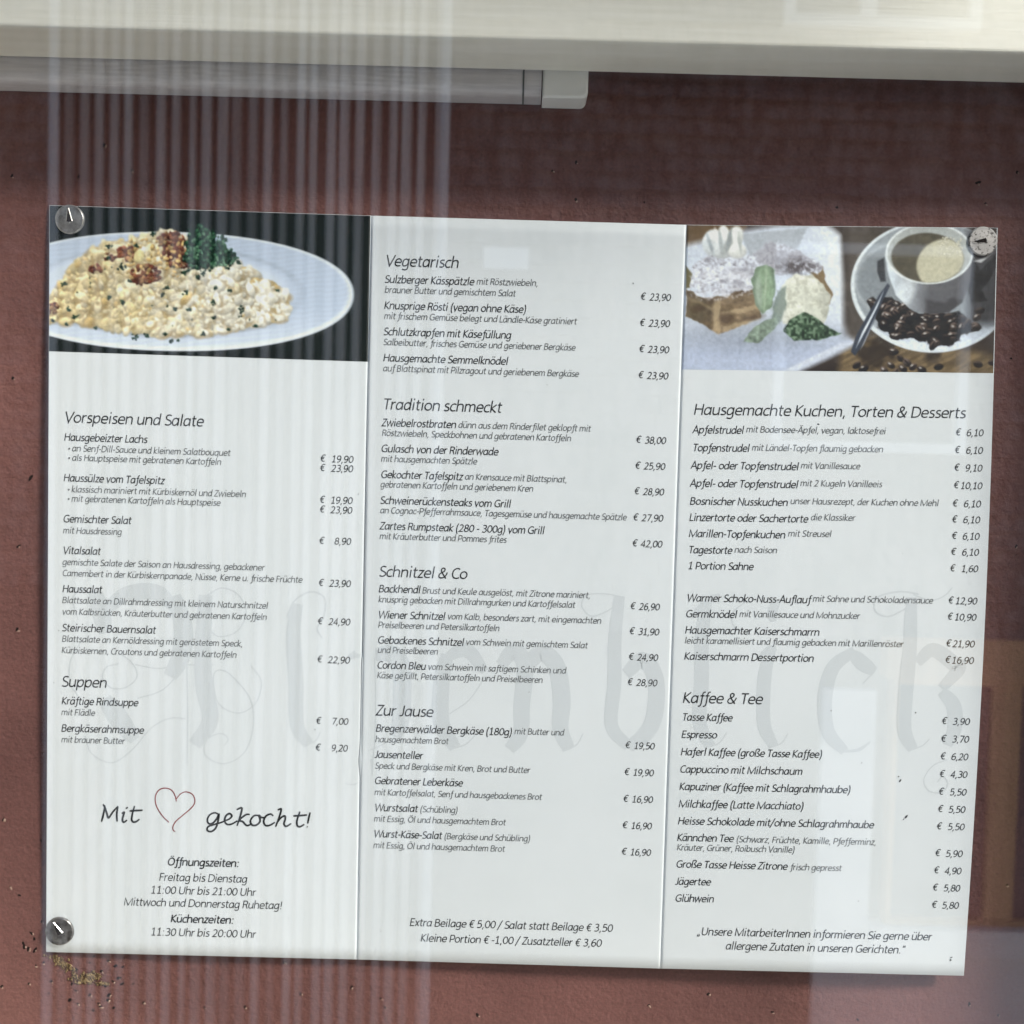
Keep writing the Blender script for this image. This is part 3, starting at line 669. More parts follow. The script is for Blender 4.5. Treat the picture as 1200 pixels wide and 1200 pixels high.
Z1, Z2, Z3 = (60, 660, 1200 / 380), (400, 660, 3), (760, 660, 3)
TH = 1.6
wm = [
 (0, Z1, [(18, .5, [(160, 100), (185, 180), (200, 260)]), (16, .6, [(190, 180), (280, 115), (390, 108), (460, 170)]), (19, .4, [(455, 120), (488, 230), (480, 340), (440, 420)]),
          (20, .6, [(200, 500), (240, 560), (310, 655)]), (17, .3, [(572, 118), (562, 300), (566, 460), (588, 580), (530, 672)]),
          (TH, .2, [(120, 90), (80, 130), (100, 210)]), (TH, .2, [(110, 290), (72, 360), (70, 440), (98, 490)]),
          (TH, .2, [(250, 372), (205, 385), (190, 425), (225, 462), (280, 458), (318, 418), (300, 370), (250, 330)]),
          (TH, .2, [(125, 640), (150, 705), (225, 738), (300, 690), (370, 610), (440, 574), (500, 576)]),
          (TH, .2, [(502, 375), (505, 560), (503, 745)]), (TH, .2, [(320, 500), (410, 470), (480, 400)]), (TH, .2, [(490, 376), (600, 376)]), (TH, .2, [(310, 375), (400, 390), (470, 372)]),
          (TH, .2, [(575, 120), (630, 92), (690, 115), (722, 180), (690, 250), (625, 272), (588, 250)]),
          (TH, .2, [(740, 380), (778, 440), (755, 520), (690, 555), (620, 520), (600, 440), (612, 398), (660, 410), (735, 500), (748, 600), (715, 700), (640, 742), (572, 712), (575, 655), (625, 630), (655, 650), (640, 675)])]),
 (0, Z1, [(15, .4, [(912, 150), (896, 260), (905, 430), (910, 600), (955, 672)]), (TH + .6, .2, [(872, 200), (900, 140), (960, 106), (1012, 130), (1008, 200), (984, 240), (1002, 278)]),
          (TH, .2, [(950, 672), (980, 655), (996, 625)])]),
 (0, Z1, [(8, .7, [(1100, 350), (1135, 335), (1145, 352)]), (TH, .2, [(1090, 815), (1115, 820), (1138, 812)])]),
 (1, Z2, [(15, .2, [(95, 330), (96, 480), (92, 640), (82, 745)]), (19, .5, [(120, 320), (180, 320), (212, 380), (210, 540), (190, 610)]), (TH, .2, [(95, 660), (140, 640), (190, 610)])]),
 (1, Z2, [(17, .4, [(372, 320), (352, 420), (352, 560), (400, 650)]), (14, .6, [(372, 330), (440, 305), (505, 380)]), (TH, .2, [(505, 400), (450, 480), (380, 530)]), (TH, .2, [(400, 650), (440, 635), (475, 600)])]),
 (1, Z2, [(17, .4, [(560, 360), (605, 310), (645, 360), (634, 500), (630, 600), (590, 655)]), (18, .4, [(650, 370), (700, 315), (755, 360), (775, 480), (770, 580), (800, 655)]), (TH, .2, [(800, 655), (830, 635), (850, 598)])]),
 (1, Z2, [(14, .3, [(978, 115), (962, 260), (960, 420), (950, 570), (1010, 645)]), (17, .4, [(1000, 390), (1060, 340), (1105, 410), (1100, 540), (1060, 610), (1010, 645)]),
          (TH, .2, [(985, 118), (930, 108), (865, 112), (845, 150), (880, 186), (940, 165), (985, 125)])]),
 (2, Z3, [(15, .4, [(205, 130), (188, 260), (186, 420), (180, 560), (218, 645)]), (7, .8, [(150, 190), (205, 135), (250, 110)]), (TH, .2, [(218, 645), (250, 630), (275, 595)])]),
 (2, Z3, [(14, .4, [(430, 305), (408, 400), (405, 560), (440, 645)]), (8, .7, [(390, 335), (425, 305), (450, 300)]), (TH, .2, [(440, 645), (470, 630), (490, 598)]), (10, .6, [(455, 130), (435, 170), (440, 205)]), (TH, .2, [(350, 130), (300, 170), (300, 220), (360, 250)])]),
 (2, Z3, [(15, .5, [(725, 308), (650, 365), (620, 470), (630, 590), (690, 662)]), (15, .6, [(715, 315), (750, 350), (795, 382)]), (TH, .2, [(795, 382), (775, 400), (752, 425)]), (4, .6, [(690, 662), (740, 655), (780, 628)])]),
 (2, Z3, [(15, .4, [(925, 120), (918, 300), (902, 480), (900, 590), (930, 655)]), (15, .5, [(945, 350), (1000, 305), (1070, 350), (1090, 372), (1030, 440)]), (15, .5, [(1030, 450), (1072, 500), (1076, 580), (1050, 640)]),
          (TH, .2, [(930, 655), (965, 640), (988, 618)]), (TH + .6, .2, [(950, 108), (880, 100), (805, 120), (795, 165), (840, 188), (905, 160)]), (TH, .2, [(930, 110), (990, 130), (1040, 115), (1068, 85)]),
          (TH, .2, [(1052, 690), (1000, 712), (968, 760), (985, 800), (1030, 806), (1052, 775), (1035, 750), (1015, 770)])]),
]
for i_, z_, st in wm:
    pen('watermark_letter', i_, z_, st, M['watermark'], 3e-5)

# ------------------------------------------------------------------ printed food photographs (flat print as per-vertex ink)
rng = np.random.default_rng(7)
def vnoise(x, y, sc_, seed):
    r = np.random.default_rng(seed)
    tab = r.random((128, 128))
    X, Y = x / sc_, y / sc_
    xi, yi = np.floor(X).astype(int), np.floor(Y).astype(int)
    fx, fy = X - xi, Y - yi
    fx, fy = fx * fx * (3 - 2 * fx), fy * fy * (3 - 2 * fy)
    g_ = lambda a_, b__: tab[a_ % 128, b__ % 128]
    return (g_(xi, yi) * (1 - fx) + g_(xi + 1, yi) * fx) * (1 - fy) + (g_(xi, yi + 1) * (1 - fx) + g_(xi + 1, yi + 1) * fx) * fy
def fbm(x, y, sc_, seed): return 0.55 * vnoise(x, y, sc_, seed) + 0.3 * vnoise(x, y, sc_ / 2.1, seed + 1) + 0.15 * vnoise(x, y, sc_ / 4.3, seed + 2)

class Paint:
    def __init__(self, X, Y, bgc):
        self.X, self.Y = X, Y
        self.C = np.ones(X.shape + (3,)) * np.array(bgc, float)
    def put(self, m_, c):
        c = np.asarray(c, float)
        self.C = self.C * (1 - m_[..., None]) + c * m_[..., None]
    def mul(self, m_, k_): self.C *= (1 + (k_ - 1) * m_)[..., None]
    def ell(self, cx, cy, rx, ry, ang=0, soft=1.0, n_=2.0):
        ca, sa = math.cos(ang), math.sin(ang)
        dx, dy = self.X - cx, self.Y - cy
        a_, b__ = (dx * ca + dy * sa) / rx, (-dx * sa + dy * ca) / ry
        r_ = (np.abs(a_) ** n_ + np.abs(b__) ** n_) ** (1 / n_)
        return np.clip((1 - r_) * min(rx, ry) / soft + 0.5, 0, 1)
    def poly(self, pts, soft=1.2, wob=0.0, seed=1):
        X, Y = self.X, self.Y
        if wob:
            X = X + wob * (fbm(self.X, self.Y, 7, seed) - .5) * 2; Y = Y + wob * (fbm(self.X, self.Y, 7, seed + 9) - .5) * 2
        ins_ = np.zeros(X.shape, bool); dmin = np.full(X.shape, 1e9)
        for (x0_, y0_), (x1_, y1_) in zip(pts, pts[1:] + pts[:1]):
            cond = (y0_ > Y) != (y1_ > Y)
            ins_ ^= cond & (X < (x1_ - x0_) * (Y - y0_) / ((y1_ - y0_) or 1e-9) + x0_)
            ex, ey = x1_ - x0_, y1_ - y0_
            t = np.clip(((X - x0_) * ex + (Y - y0_) * ey) / (ex * ex + ey * ey + 1e-9), 0, 1)
            dmin = np.minimum(dmin, np.hypot(X - x0_ - t * ex, Y - y0_ - t * ey))
        return np.clip(np.where(ins_, dmin, -dmin) / soft + 0.5, 0, 1)
    def blob(self, cx, cy, rx, ry, ang, c, soft=1.0, shade=0.25):
        R_ = int(max(rx, ry) + 3)
        near = (np.abs(self.X - cx) < R_) & (np.abs(self.Y - cy) < R_)
        ii = np.where(near)
        if not len(ii[0]): return
        x, y = self.X[ii] - cx, self.Y[ii] - cy
        ca, sa = math.cos(ang), math.sin(ang)
        a_, b__ = (x * ca + y * sa) / rx, (-x * sa + y * ca) / ry
        r_ = np.hypot(a_, b__)
        m_ = np.clip((1 - r_) * min(rx, ry) / soft + 0.5, 0, 1)[:, None]
        lit = 1 + shade * (-(x / rx) * 0.5 - (y / ry)) * 0.7 - 0.35 * shade * r_ ** 3
        self.C[ii] = self.C[ii] * (1 - m_) + np.asarray(c, float) * np.clip(lit, 0.4, 1.4)[:, None] * m_

def blur(C):
    P = np.pad(C, ((1, 1), (1, 1), (0, 0)), 'edge')
    return (P[1:-1, 1:-1] * 2 + P[:-2, 1:-1] + P[2:, 1:-1] + P[1:-1, :-2] + P[1:-1, 2:]) / 6

def inside(pts, x, y):
    r = False
    for (x0_, y0_), (x1_, y1_) in zip(pts, pts[1:] + pts[:1]):
        if (y0_ > y) != (y1_ > y) and x < (x1_ - x0_) * (y - y0_) / (y1_ - y0_) + x0_: r = not r
    return r

def photo(i, v_left, v_right, du, painter, sat, gain=1.22):
    us = np.arange(0.4, PW - 0.3, du)
    nv = int(max(v_left, v_right) / du)
    U = np.tile(us, (nv, 1))
    T = np.linspace(0, 1, nv)[:, None]
    V = T * (v_left + (v_right - v_left) * U / PW) + 0.3
    X, Y = loc2px(i, U, V)
    C = painter(X, Y)
    lum = (C * np.array((.3, .59, .11))).sum(-1, keepdims=True)
    C = np.clip(lum + sat * (C - lum), 0, 255)
    lin = np.clip(s2l(C) * gain - 0.008, 0.004, 0.9)
    P = surf(i, U, V, 4e-5).reshape(-1, 3)
    idx = np.arange(P.shape[0]).reshape(U.shape)
    q = np.stack([idx[:-1, :-1], idx[1:, :-1], idx[1:, 1:], idx[:-1, 1:]], -1).reshape(-1, 4)
    o = mesh('photo_print', P, q.tolist(), M['photo'], sheet, True)
    at = o.data.color_attributes.new('ink', 'FLOAT_COLOR', 'POINT')
    rgba = np.ones((P.shape[0], 4), np.float32); rgba[:, :3] = lin.reshape(-1, 3)
    at.data.foreach_set('color', rgba.ravel())
    return o
m = mat_base('photo_ink', (0.5, 0.5, 0.5), 0.4, 0.4)
atn = m.node_tree.nodes.new('ShaderNodeAttribute'); atn.attribute_name = 'ink'
m.node_tree.links.new(atn.outputs['Color'], m.node_tree.nodes['Principled BSDF'].inputs['Base Color'])
M['photo'] = m

def noodles(X, Y):
    p = Paint(X, Y, (30, 36, 35))
    p.mul(np.ones_like(X), 1.0)
    pl = p.ell(200, 341.5, 214, 69.5, 0.02, 1.5, 2.15)
    p.put(pl, (186, 201, 222))
    p.put(pl * np.clip((Y - 360) / 45, 0, 1), (206, 218, 236))
    p.put(p.ell(200, 341.5, 214, 69.5, 0.02, 1.5, 2.15) * (1 - p.ell(199, 340, 209, 66, 0.02, 2.0, 2.15)), (224, 232, 242))
    rib = 0.5 + 0.5 * np.sin((Y + X * 0.12 + 6 * fbm(X, Y, 30, 3)) * 1.1)
    p.mul(pl * rib, 0.965)
    p.mul(pl * (1 - p.ell(196, 341, 156, 51, 0.02, 4)) * p.ell(196, 341, 160, 54, 0.02, 3), 0.9)
    p.put(p.ell(190, 340, 150, 47, 0.02, 6), (200, 212, 230))
    heap = [(52, 352), (70, 338), (84, 312), (104, 296), (124, 285), (150, 283), (180, 272), (204, 270), (222, 282), (252, 306), (272, 305), (300, 320), (326, 336),
            (340, 356), (336, 374), (300, 382), (252, 391), (200, 393), (150, 389), (112, 382), (84, 376), (52, 378)]
    hm = p.poly(heap, 2.0, 4, 11)
    p.mul(p.poly([(x, y + 4) for x, y in heap], 6), 0.86)
    p.put(hm, (184, 162, 114))
    pts = []
    while len(pts) < 1700:
        x, y = rng.uniform(52, 342), rng.uniform(270, 395)
        if inside(heap, x, y): pts.append((x, y))
    pts.sort(key=lambda q: q[1] + rng.normal(0, 12))
    for x, y in pts:
        w_ = np.clip((x - 110) / 160 + rng.normal(0, .25), 0, 1)
        c = np.array((222, 202, 150)) * (1 - w_) + np.array((232, 227, 208)) * w_
        c = c * rng.uniform(0.84, 1.06)
        if rng.random() < 0.04: c = np.array((204, 176, 118))
        r_ = 1.8 + 4.6 * rng.random() ** 2
        p.blob(x + 1.0, y + 1.6, r_ * 1.5, r_, 0, np.array((168, 144, 100)) * (1 - .2 * w_) + 40 * w_, 4.0, 0) if rng.random() < .3 else None
        p.blob(x, y, r_ * rng.uniform(1, 1.7), r_ * 0.8, rng.uniform(0, 3.1), c, 1.7, 0.2)
    for cx, cy, rx, ry, n_ in ((200, 283, 17, 11, 90), (205, 300, 14, 12, 60), (149, 297, 12, 8, 50), (170, 322, 17, 11, 80), (112, 316, 7, 5, 14), (62, 362, 6, 7, 14), (128, 300, 7, 5, 8), (216, 308, 10, 6, 20)):
        for _ in range(n_):
            a_, r_ = rng.uniform(0, 6.28), math.sqrt(rng.random())
            c = np.array([(112, 60, 46), (132, 80, 56), (88, 46, 38), (158, 118, 80)][rng.integers(0, 4)]) * rng.uniform(.8, 1.1)
            p.blob(cx + rx * r_ * math.cos(a_), cy + ry * r_ * math.sin(a_), rng.uniform(1.6, 4), rng.uniform(1.2, 2.6), rng.uniform(0, 3), c, 1.0, 0.35)
    for _ in range(70):
        x, y = rng.uniform(150, 215), rng.uniform(280, 325)
        p.blob(x, y, rng.uniform(1.5, 3.4), rng.uniform(1.2, 2.2), rng.uniform(0, 3), np.array((205, 170, 105)) * rng.uniform(.8, 1.1), 1, .3)
    p.blob(163, 300, 6, 7.5, 0.3, (226, 212, 150), 1.2, .15)
    pars = [(216, 285), (222, 272), (236, 265), (250, 270), (252, 284), (262, 280), (270, 296), (276, 306), (266, 313), (246, 312), (226, 316), (216, 304)]
    p.put(p.poly(pars, 1.5, 6, 31), (22, 46, 36))
    for _ in range(60):
        q = pars[rng.integers(0, len(pars))]
        p.blob(q[0] + rng.normal(0, 3.5), q[1] + rng.normal(0, 3.5), rng.uniform(1.2, 3), rng.uniform(1, 2.2), rng.uniform(0, 3), np.array([(30, 62, 46), (46, 84, 64), (18, 40, 30)][rng.integers(0, 3)]), .9, .4)
    for _ in range(420):
        x, y = rng.uniform(214, 276), rng.uniform(264, 318)
        if inside(pars, x, y):
            p.blob(x, y, rng.uniform(1, 2.6), rng.uniform(.8, 1.8), rng.uniform(0, 3), np.array([(20, 44, 32), (44, 88, 60), (104, 142, 112), (66, 112, 80)][rng.integers(0, 4)]), .9, .3)
    for x, y, r_ in ((127, 288, 4), (160, 288, 3), (128, 302, 5), (143, 313, 7), (75, 333, 5), (80, 362, 4), (215, 320, 6), (218, 343, 5), (221, 362, 4), (250, 355, 4), (283, 363, 5), (251, 372, 4), (200, 400, 3.4),
                     (158, 395, 6), (172, 394, 4), (237, 391, 4.5), (112, 384, 3), (88, 372, 4), (145, 354, 5), (128, 349, 4), (205, 362, 3), (190, 345, 4), (253, 337, 4), (270, 340, 3), (180, 275, 5), (325, 340, 2.5), (300, 382, 3),
                     (62, 376, 2.4), (78, 380, 2), (209, 399, 1.5), (268, 386, 2), (193, 392, 3), (238, 320, 5), (232, 325, 4), (195, 338, 5), (152, 330, 3)):
        for _ in range(int(4 + r_)):
            p.blob(x + rng.normal(0, r_ * .35), y + rng.normal(0, r_ * .28), rng.uniform(.8, 1.8), rng.uniform(.6, 1.4), rng.uniform(0, 3), np.array((26, 50, 40)) * rng.uniform(.7, 1.5), .8, .3)
    for _ in range(26):
        x, y = rng.uniform(80, 335), rng.uniform(310, 392)
        if inside(heap, x, y): p.blob(x, y, rng.uniform(.7, 1.6), rng.uniform(.6, 1.1), rng.uniform(0, 3), (44, 62, 46), .8, .2)
    p.C = blur(p.C)
    p.mul(hm, 0.84 + 0.3 * fbm(X, Y, 22, 50)); p.mul(hm, 0.88 + 0.24 * fbm(X, Y, 4, 55))
    return p.C

def cake(X, Y):
    p = Paint(X, Y, (62, 52, 45))
    g_ = fbm(X * 0.3 + Y * 0.5, Y * 3, 20, 5)
    p.mul(np.ones_like(X), 1) ; p.C *= (0.8 + 0.4 * g_)[..., None]
    p.put(p.poly([(800, 258), (880, 258), (870, 275), (800, 295)], 3), (104, 82, 56))
    wood = p.poly([(990, 392), (1060, 390), (1175, 420), (1175, 445), (980, 445)], 10)
    p.put(wood, (112, 92, 62)); p.mul(wood, 0.7 + 0.6 * fbm((X * .5 + Y) * 1.0, (Y * .5 - X) * .12, 3.5, 140)); p.put(wood * np.clip((fbm(X, Y, 26, 141) - .5) * 5, 0, .75), (46, 38, 32))
    plate = p.poly([(795, 289), (840, 278), (875, 269), (915, 263), (968, 262), (984, 276), (988, 330), (990, 380), (1004, 402), (968, 420), (930, 437), (795, 437)], 9)
    p.put(plate, (186, 196, 212))
    p.put(plate * np.clip((Y - 375) / 40, 0, 1), (164, 176, 202))
    p.put(plate * np.clip((X - 945) / 40, 0, 1) * np.clip((390 - Y) / 60, 0, 1), (206, 214, 222))
    p.put(p.poly([(868, 274), (946, 267), (934, 292), (880, 302)], 3), (160, 168, 178))
    p.put(plate * p.poly([(985, 402), (1006, 400), (930, 438), (910, 438)], 3), (190, 198, 214))
    p.mul(plate * p.ell(880, 392, 85, 20, 0, 18), 0.86)
    side = p.poly([(804, 338), (822, 349), (850, 346), (886, 336), (892, 372), (862, 384), (842, 392), (822, 380), (804, 370)], 2, 2, 3)
    p.put(side, (132, 110, 82))
    p.mul(side, 0.7 + 0.5 * fbm(X, Y * 1.4, 9, 60)); p.mul(side, 0.85 + 0.3 * fbm(X, Y, 3, 61)); p.put(side * p.ell(815, 365, 14, 14, 0, 12) * .4, (120, 112, 84))
    for pts in ([(836, 350), (844, 352), (844, 392), (836, 388)], [(846, 366), (888, 356), (889, 361), (846, 372)], [(806, 346), (836, 360), (836, 364), (806, 350)], [(846, 384), (890, 370), (890, 374), (846, 390)]):
        p.put(p.poly(pts, 3, 2, 63) * .6, (184, 160, 120))
    p.mul(side * np.clip((838 - X) / 6, 0, 1), .8)
    for cx, cy, rx, ry in ((852, 373, 9, 6), (833, 352, 6, 3), (868, 342, 14, 3), (818, 362, 8, 4), (884, 372, 10, 3)): p.put(p.ell(cx, cy, rx, ry, -.2, 4) * .7, (84, 66, 50))
    p.put(p.poly([(946, 312), (964, 312), (968, 330), (977, 346), (972, 356), (956, 336)], 2, 2, 5), (126, 104, 70))
    p.put(p.poly([(804, 312), (812, 322), (812, 336), (804, 338)], 2), (104, 96, 60))
    sugar = p.poly([(808, 334), (814, 308), (832, 298), (880, 300), (902, 284), (930, 292), (950, 302), (966, 313), (958, 320), (930, 318), (892, 326), (884, 338), (852, 343), (826, 346)], 2.5, 4, 8)
    p.put(sugar, (196, 202, 216))
    sp = fbm(X, Y * 1.5, 5, 70)
    p.put(sugar * np.clip((fbm(X, Y * 1.4, 3.2, 71) - 0.5) * 3, 0, .55), (132, 130, 142)); p.put(sugar * np.clip((sp - 0.58) * 4, 0, .5), (120, 114, 118))
    p.put(sugar * np.clip((fbm(X, Y, 16, 77) - .5) * 4, 0, .6), (140, 138, 148))
    p.put(p.poly([(912, 312), (935, 302), (960, 311), (945, 322), (922, 320)], 7, 4, 4) * np.clip((fbm(X, Y, 3.4, 75) - .3) * 3, 0, .85), (84, 76, 78)); p.put(sugar * p.ell(850, 326, 42, 10, .05, 12) * np.clip((fbm(X, Y * 1.6, 8, 76) - .35) * 2.4, 0, .6), (222, 226, 236))
    p.put(p.poly([(808, 344), (830, 342), (884, 332), (884, 344), (850, 350), (822, 352)], 6, 4, 78) * np.clip((fbm(X, Y, 3, 79) - .42) * 4, 0, .8), (196, 196, 204))
    for cx, cy, rx, ry, an, c in ((834, 284, 11, 15, .2, (196, 204, 208)), (850, 277, 7, 13, -.3, (214, 218, 214)), (862, 278, 9, 13, .2, (206, 210, 206)), (846, 292, 14, 11, 0, (190, 196, 198)), (864, 294, 11, 9, 0, (208, 210, 206)), (852, 288, 4, 13, .5, (160, 166, 166)), (838, 277, 5, 8, .6, (216, 220, 220))):
        p.blob(cx, cy, rx, ry, an, c, 2.5, .16)
    for (x0_, y0_), (x1_, y1_), w_, c_ in (((829, 276), (836, 298), 2.2, (150, 160, 166)), ((843, 270), (846, 296), 2.4, (158, 166, 168)), ((857, 268), (852, 292), 2.6, (140, 148, 150)), ((866, 274), (868, 296), 1.8, (164, 170, 168)), ((838, 268), (840, 284), 2.2, (228, 230, 230)), ((860, 270), (862, 288), 2.2, (226, 228, 224)), ((848, 266), (850, 280), 1.6, (230, 232, 230))):
        p.blob((x0_ + x1_) / 2, (y0_ + y1_) / 2, math.hypot(x1_ - x0_, y1_ - y0_) / 2, w_, math.atan2(y1_ - y0_, x1_ - x0_), c_, 2.2, 0)
    leaf = p.poly([(881, 328), (887, 313), (898, 310), (907, 316), (909, 340), (904, 360), (894, 368), (885, 358)], 2, 1.5, 6)
    p.put(leaf, (126, 152, 122)); p.mul(leaf, .85 + .3 * fbm(X, Y, 6, 80)); p.put(leaf * p.ell(888, 345, 5, 22, 0, 4) * .6, (160, 172, 160))
    p.put(leaf * (1 - p.ell(896, 338, 11, 26, 0, 3)) * .6, (92, 112, 92)); p.put(leaf * p.ell(897, 338, 1.2, 24, .06, 2) * .6, (170, 186, 160))
    ice = p.poly([(914, 345), (920, 328), (935, 321), (950, 322), (962, 332), (974, 344), (971, 366), (964, 380), (918, 380), (908, 362)], 2, 3, 9)
    p.put(ice, (198, 200, 184)); p.mul(ice, .9 + .2 * fbm(X, Y, 9, 82)); p.put(ice * p.ell(942, 328, 22, 6, .1, 5) * .6, (222, 222, 206)); p.put(ice * np.clip((fbm(X, Y, 5, 84) - .52) * 4, 0, .45), (160, 160, 142)); p.mul(ice * np.clip((X - 955) / 16, 0, 1), .86)
    p.put(p.poly([(910, 340), (920, 336), (922, 356), (914, 380), (904, 372)], 3, 3, 12) * .8, (96, 112, 96))
    l2 = p.poly([(918, 388), (926, 374), (942, 366), (958, 373), (972, 384), (986, 391), (962, 398), (930, 399)], 1.5, 1.5, 13)
    p.put(l2, (66, 92, 66)); vv = vnoise(X, Y, 2.6, 90)
    p.mul(l2, .5 + .95 * vv); p.put(l2 * np.clip((vv - .6) * 3, 0, .45), (140, 158, 136))
    l3 = p.poly([(872, 400), (882, 384), (896, 376), (916, 368), (908, 386), (890, 402)], 1.5, 2, 15)
    p.put(l3, (116, 134, 118)); p.mul(l3, .7 + .6 * fbm(X, Y, 4, 92))
    # coffee cup on its saucer
    p.put(np.clip((X - 984) / 14, 0, 1) * np.clip((400 - Y) / 10, 0, 1) * np.clip((1060 - X) / 50, 0, 1), (84, 76, 68))
    sau = p.ell(1092, 336, 95, 77, 0.05, 1.6)
    p.put(sau, (136, 145, 152)); p.put(sau * np.clip((Y - 372) / 30, 0, 1), (198, 210, 228)); p.put(sau * np.clip((X - 1128) / 14, 0, 1) * np.clip((386 - Y) / 12, 0, 1), (66, 66, 70))
    p.put(sau * (1 - p.ell(1093, 335, 91.5, 73.5, .05, 2)) * np.clip((1120 - X) / 40, .25, 1), (198, 208, 214))
    p.mul(sau * p.ell(1065, 330, 60, 46, .05, 6) , .92)
    p.put(sau * (1 - p.ell(1060, 330, 56, 44, .05, 3)) * p.ell(1060, 330, 59, 47, .05, 3) * .5, (176, 184, 190))
    beans = [(1018, 350), (1046, 350), (1078, 368), (1122, 366), (1150, 384), (1128, 393), (1118, 404), (1094, 407), (1076, 398), (1052, 396), (1030, 384)]
    p.put(p.poly(beans, 2, 4, 21), (36, 30, 28))
    def bean(x, y, an, k_=1.0):
        r_ = rng.uniform(4.6, 6.2) * k_
        p.blob(x, y, r_, r_ * .68, an, np.array((72, 60, 54)) * rng.uniform(.6, 1.25), 1.0, .8)
        p.blob(x, y, r_ * .85, .9, an, (24, 18, 16), .8, 0)
        if rng.random() < .6: p.blob(x - 1.5, y - 1.8, 1.8, 1.0, an, (176, 172, 168), 1.2, 0)
    bl = []
    while len(bl) < 70:
        x, y = rng.uniform(1020, 1150), rng.uniform(350, 406)
        if inside(beans, x, y): bl.append((x, y))
    for x, y in sorted(bl, key=lambda q: q[1]): bean(x, y, rng.uniform(-1.2, .8))
    for x, y in ((1047, 412), (1055, 420), (1063, 425), (1058, 432), (1070, 430), (1044, 428), (1080, 433), (1100, 430), (1146, 427), (1163, 425), (1004, 428), (1012, 432), (1036, 434), (1050, 436), (1148, 364), (1145, 372)): bean(x, y, rng.uniform(-1.2, .8))
    p.put(p.poly([(1138, 300), (1150, 316), (1166, 298), (1172, 306), (1160, 326), (1150, 340), (1158, 352), (1138, 356), (1134, 340)], 2, 2, 23) * .92, (34, 35, 38))
    p.put(p.poly([(1140, 306), (1156, 302), (1164, 296), (1150, 308)], 1.5), (176, 178, 180))
    body = p.poly([(1037, 298), (1041, 322), (1050, 346), (1066, 362), (1090, 368), (1112, 366), (1128, 354), (1137, 330), (1140, 298)], 1.6)
    t = np.clip((X - 1045) / 45, 0, 1)[..., None]
    p.C = p.C * (1 - body[..., None]) + body[..., None] * (np.array((190, 202, 212)) * (1 - t) + np.array((92, 92, 97)) * t)
    p.put(body * p.ell(1060, 344, 10, 18, .5, 8) * .6, (216, 226, 232))
    p.put(body * np.clip((X - 1082) / 6, 0, 1) * np.clip(((Y - 352) + 14 * (vnoise(X, Y * 0, 9, 44) - .3)) / 4, 0, 1) * .7, (62, 60, 62))
    rim = p.ell(1089, 297, 51.5, 36, 0, 1.5)
    p.put(rim, (204, 212, 214))
    p.put(p.ell(1089, 297, 49, 33.5, 0, 1.5), (160, 166, 164))
    cof = p.ell(1087, 302, 42.5, 29, .06, 2)
    p.put(cof, (82, 76, 60)); p.mul(cof, .85 + .3 * fbm(X, Y, 8, 100))
    p.put(cof * p.ell(1108, 311, 34, 31, -.2, 3), (178, 174, 146))
    for _ in range(60): p.blob(rng.uniform(1100, 1128), rng.uniform(278, 300), 1, 1, 0, (196, 192, 170), .8, .2)
    p.put(p.ell(1046, 316, 5, 20, .25, 3) * .0, (0, 0, 0))
    p.put(p.poly([(1028, 306), (1036, 302), (1038, 330), (1032, 330), (1028, 318)], 2) * .9, (52, 54, 58))
    sp_ = p.poly([(997, 412), (1003, 394), (1015, 372), (1030, 346), (1040, 332), (1043, 335), (1034, 354), (1022, 382), (1012, 402), (1002, 417)], 1.4)
    p.put(sp_, (58, 66, 80)); p.put(p.poly([(1003, 408), (1010, 390), (1024, 364), (1036, 340), (1028, 360), (1014, 388)], 1.2), (206, 216, 228)); p.put(p.poly([(1008, 410), (1018, 388), (1026, 370), (1021, 384), (1012, 404)], 1), (150, 160, 176))
    p.C = blur(p.C)
    p.C = (p.C - 120) * 1.14 + 122
    p.C *= (0.92 + 0.16 * fbm(X, Y, 3, 120))[..., None]
    return p.C

_, vl = px2loc(0, 57, 411.3); _, vr = px2loc(0, 431, 423.6)
photo(0, vl, vr, 0.8, noodles, 0.88)
_, vl = px2loc(2, 799, 432.6); _, vr = px2loc(2, 1166, 437.0)
photo(2, vl, vr, 0.8, cake, 0.72)

# flecks of dirt on the paper
def fleck_mesh(name, spots, mat, place, parent, seed, squash=0.5):
    r = random.Random(seed)
    V, Fc = [], []
    for (x, y, rad) in spots:
        nseg = 8; base = len(V); an = r.uniform(0, 3.1); el = r.uniform(1.0, 2.2)
        ring = []
        for k_ in range(nseg):
            t = 2 * math.pi * k_ / nseg; q = rad * r.uniform(0.7, 1.2)
            ex, ey = q * el * math.cos(t), q * math.sin(t)
            ring.append((x + ex * math.cos(an) - ey * math.sin(an), y + ex * math.sin(an) + ey * math.cos(an)))
        V += [place(q[0], q[1], 1e-5) for q in ring] + [place(x + (q[0] - x) * .6, y + (q[1] - y) * .6, rad * squash * 3e-4) for q in ring] + [place(x, y, rad * squash * 3.6e-4)]
        for k_ in range(nseg):
            a_, b__ = base + k_, base + (k_ + 1) % nseg
            Fc += [(a_, b__, b__ + nseg, a_ + nseg), (a_ + nseg, b__ + nseg, base + 2 * nseg)]
    return tag(mesh(name, V, Fc, mat, parent), kind='stuff')
def on_sheet(x, y, h_):
    i_ = 0 if x < 434 - (y - 253) * .0195 else (1 if x < 804 - (y - 263) * .035 else 2)
    u_, v_ = px2loc(i_, x, y)
    return tuple(surf(i_, float(u_), float(v_), 8e-5 + h_))
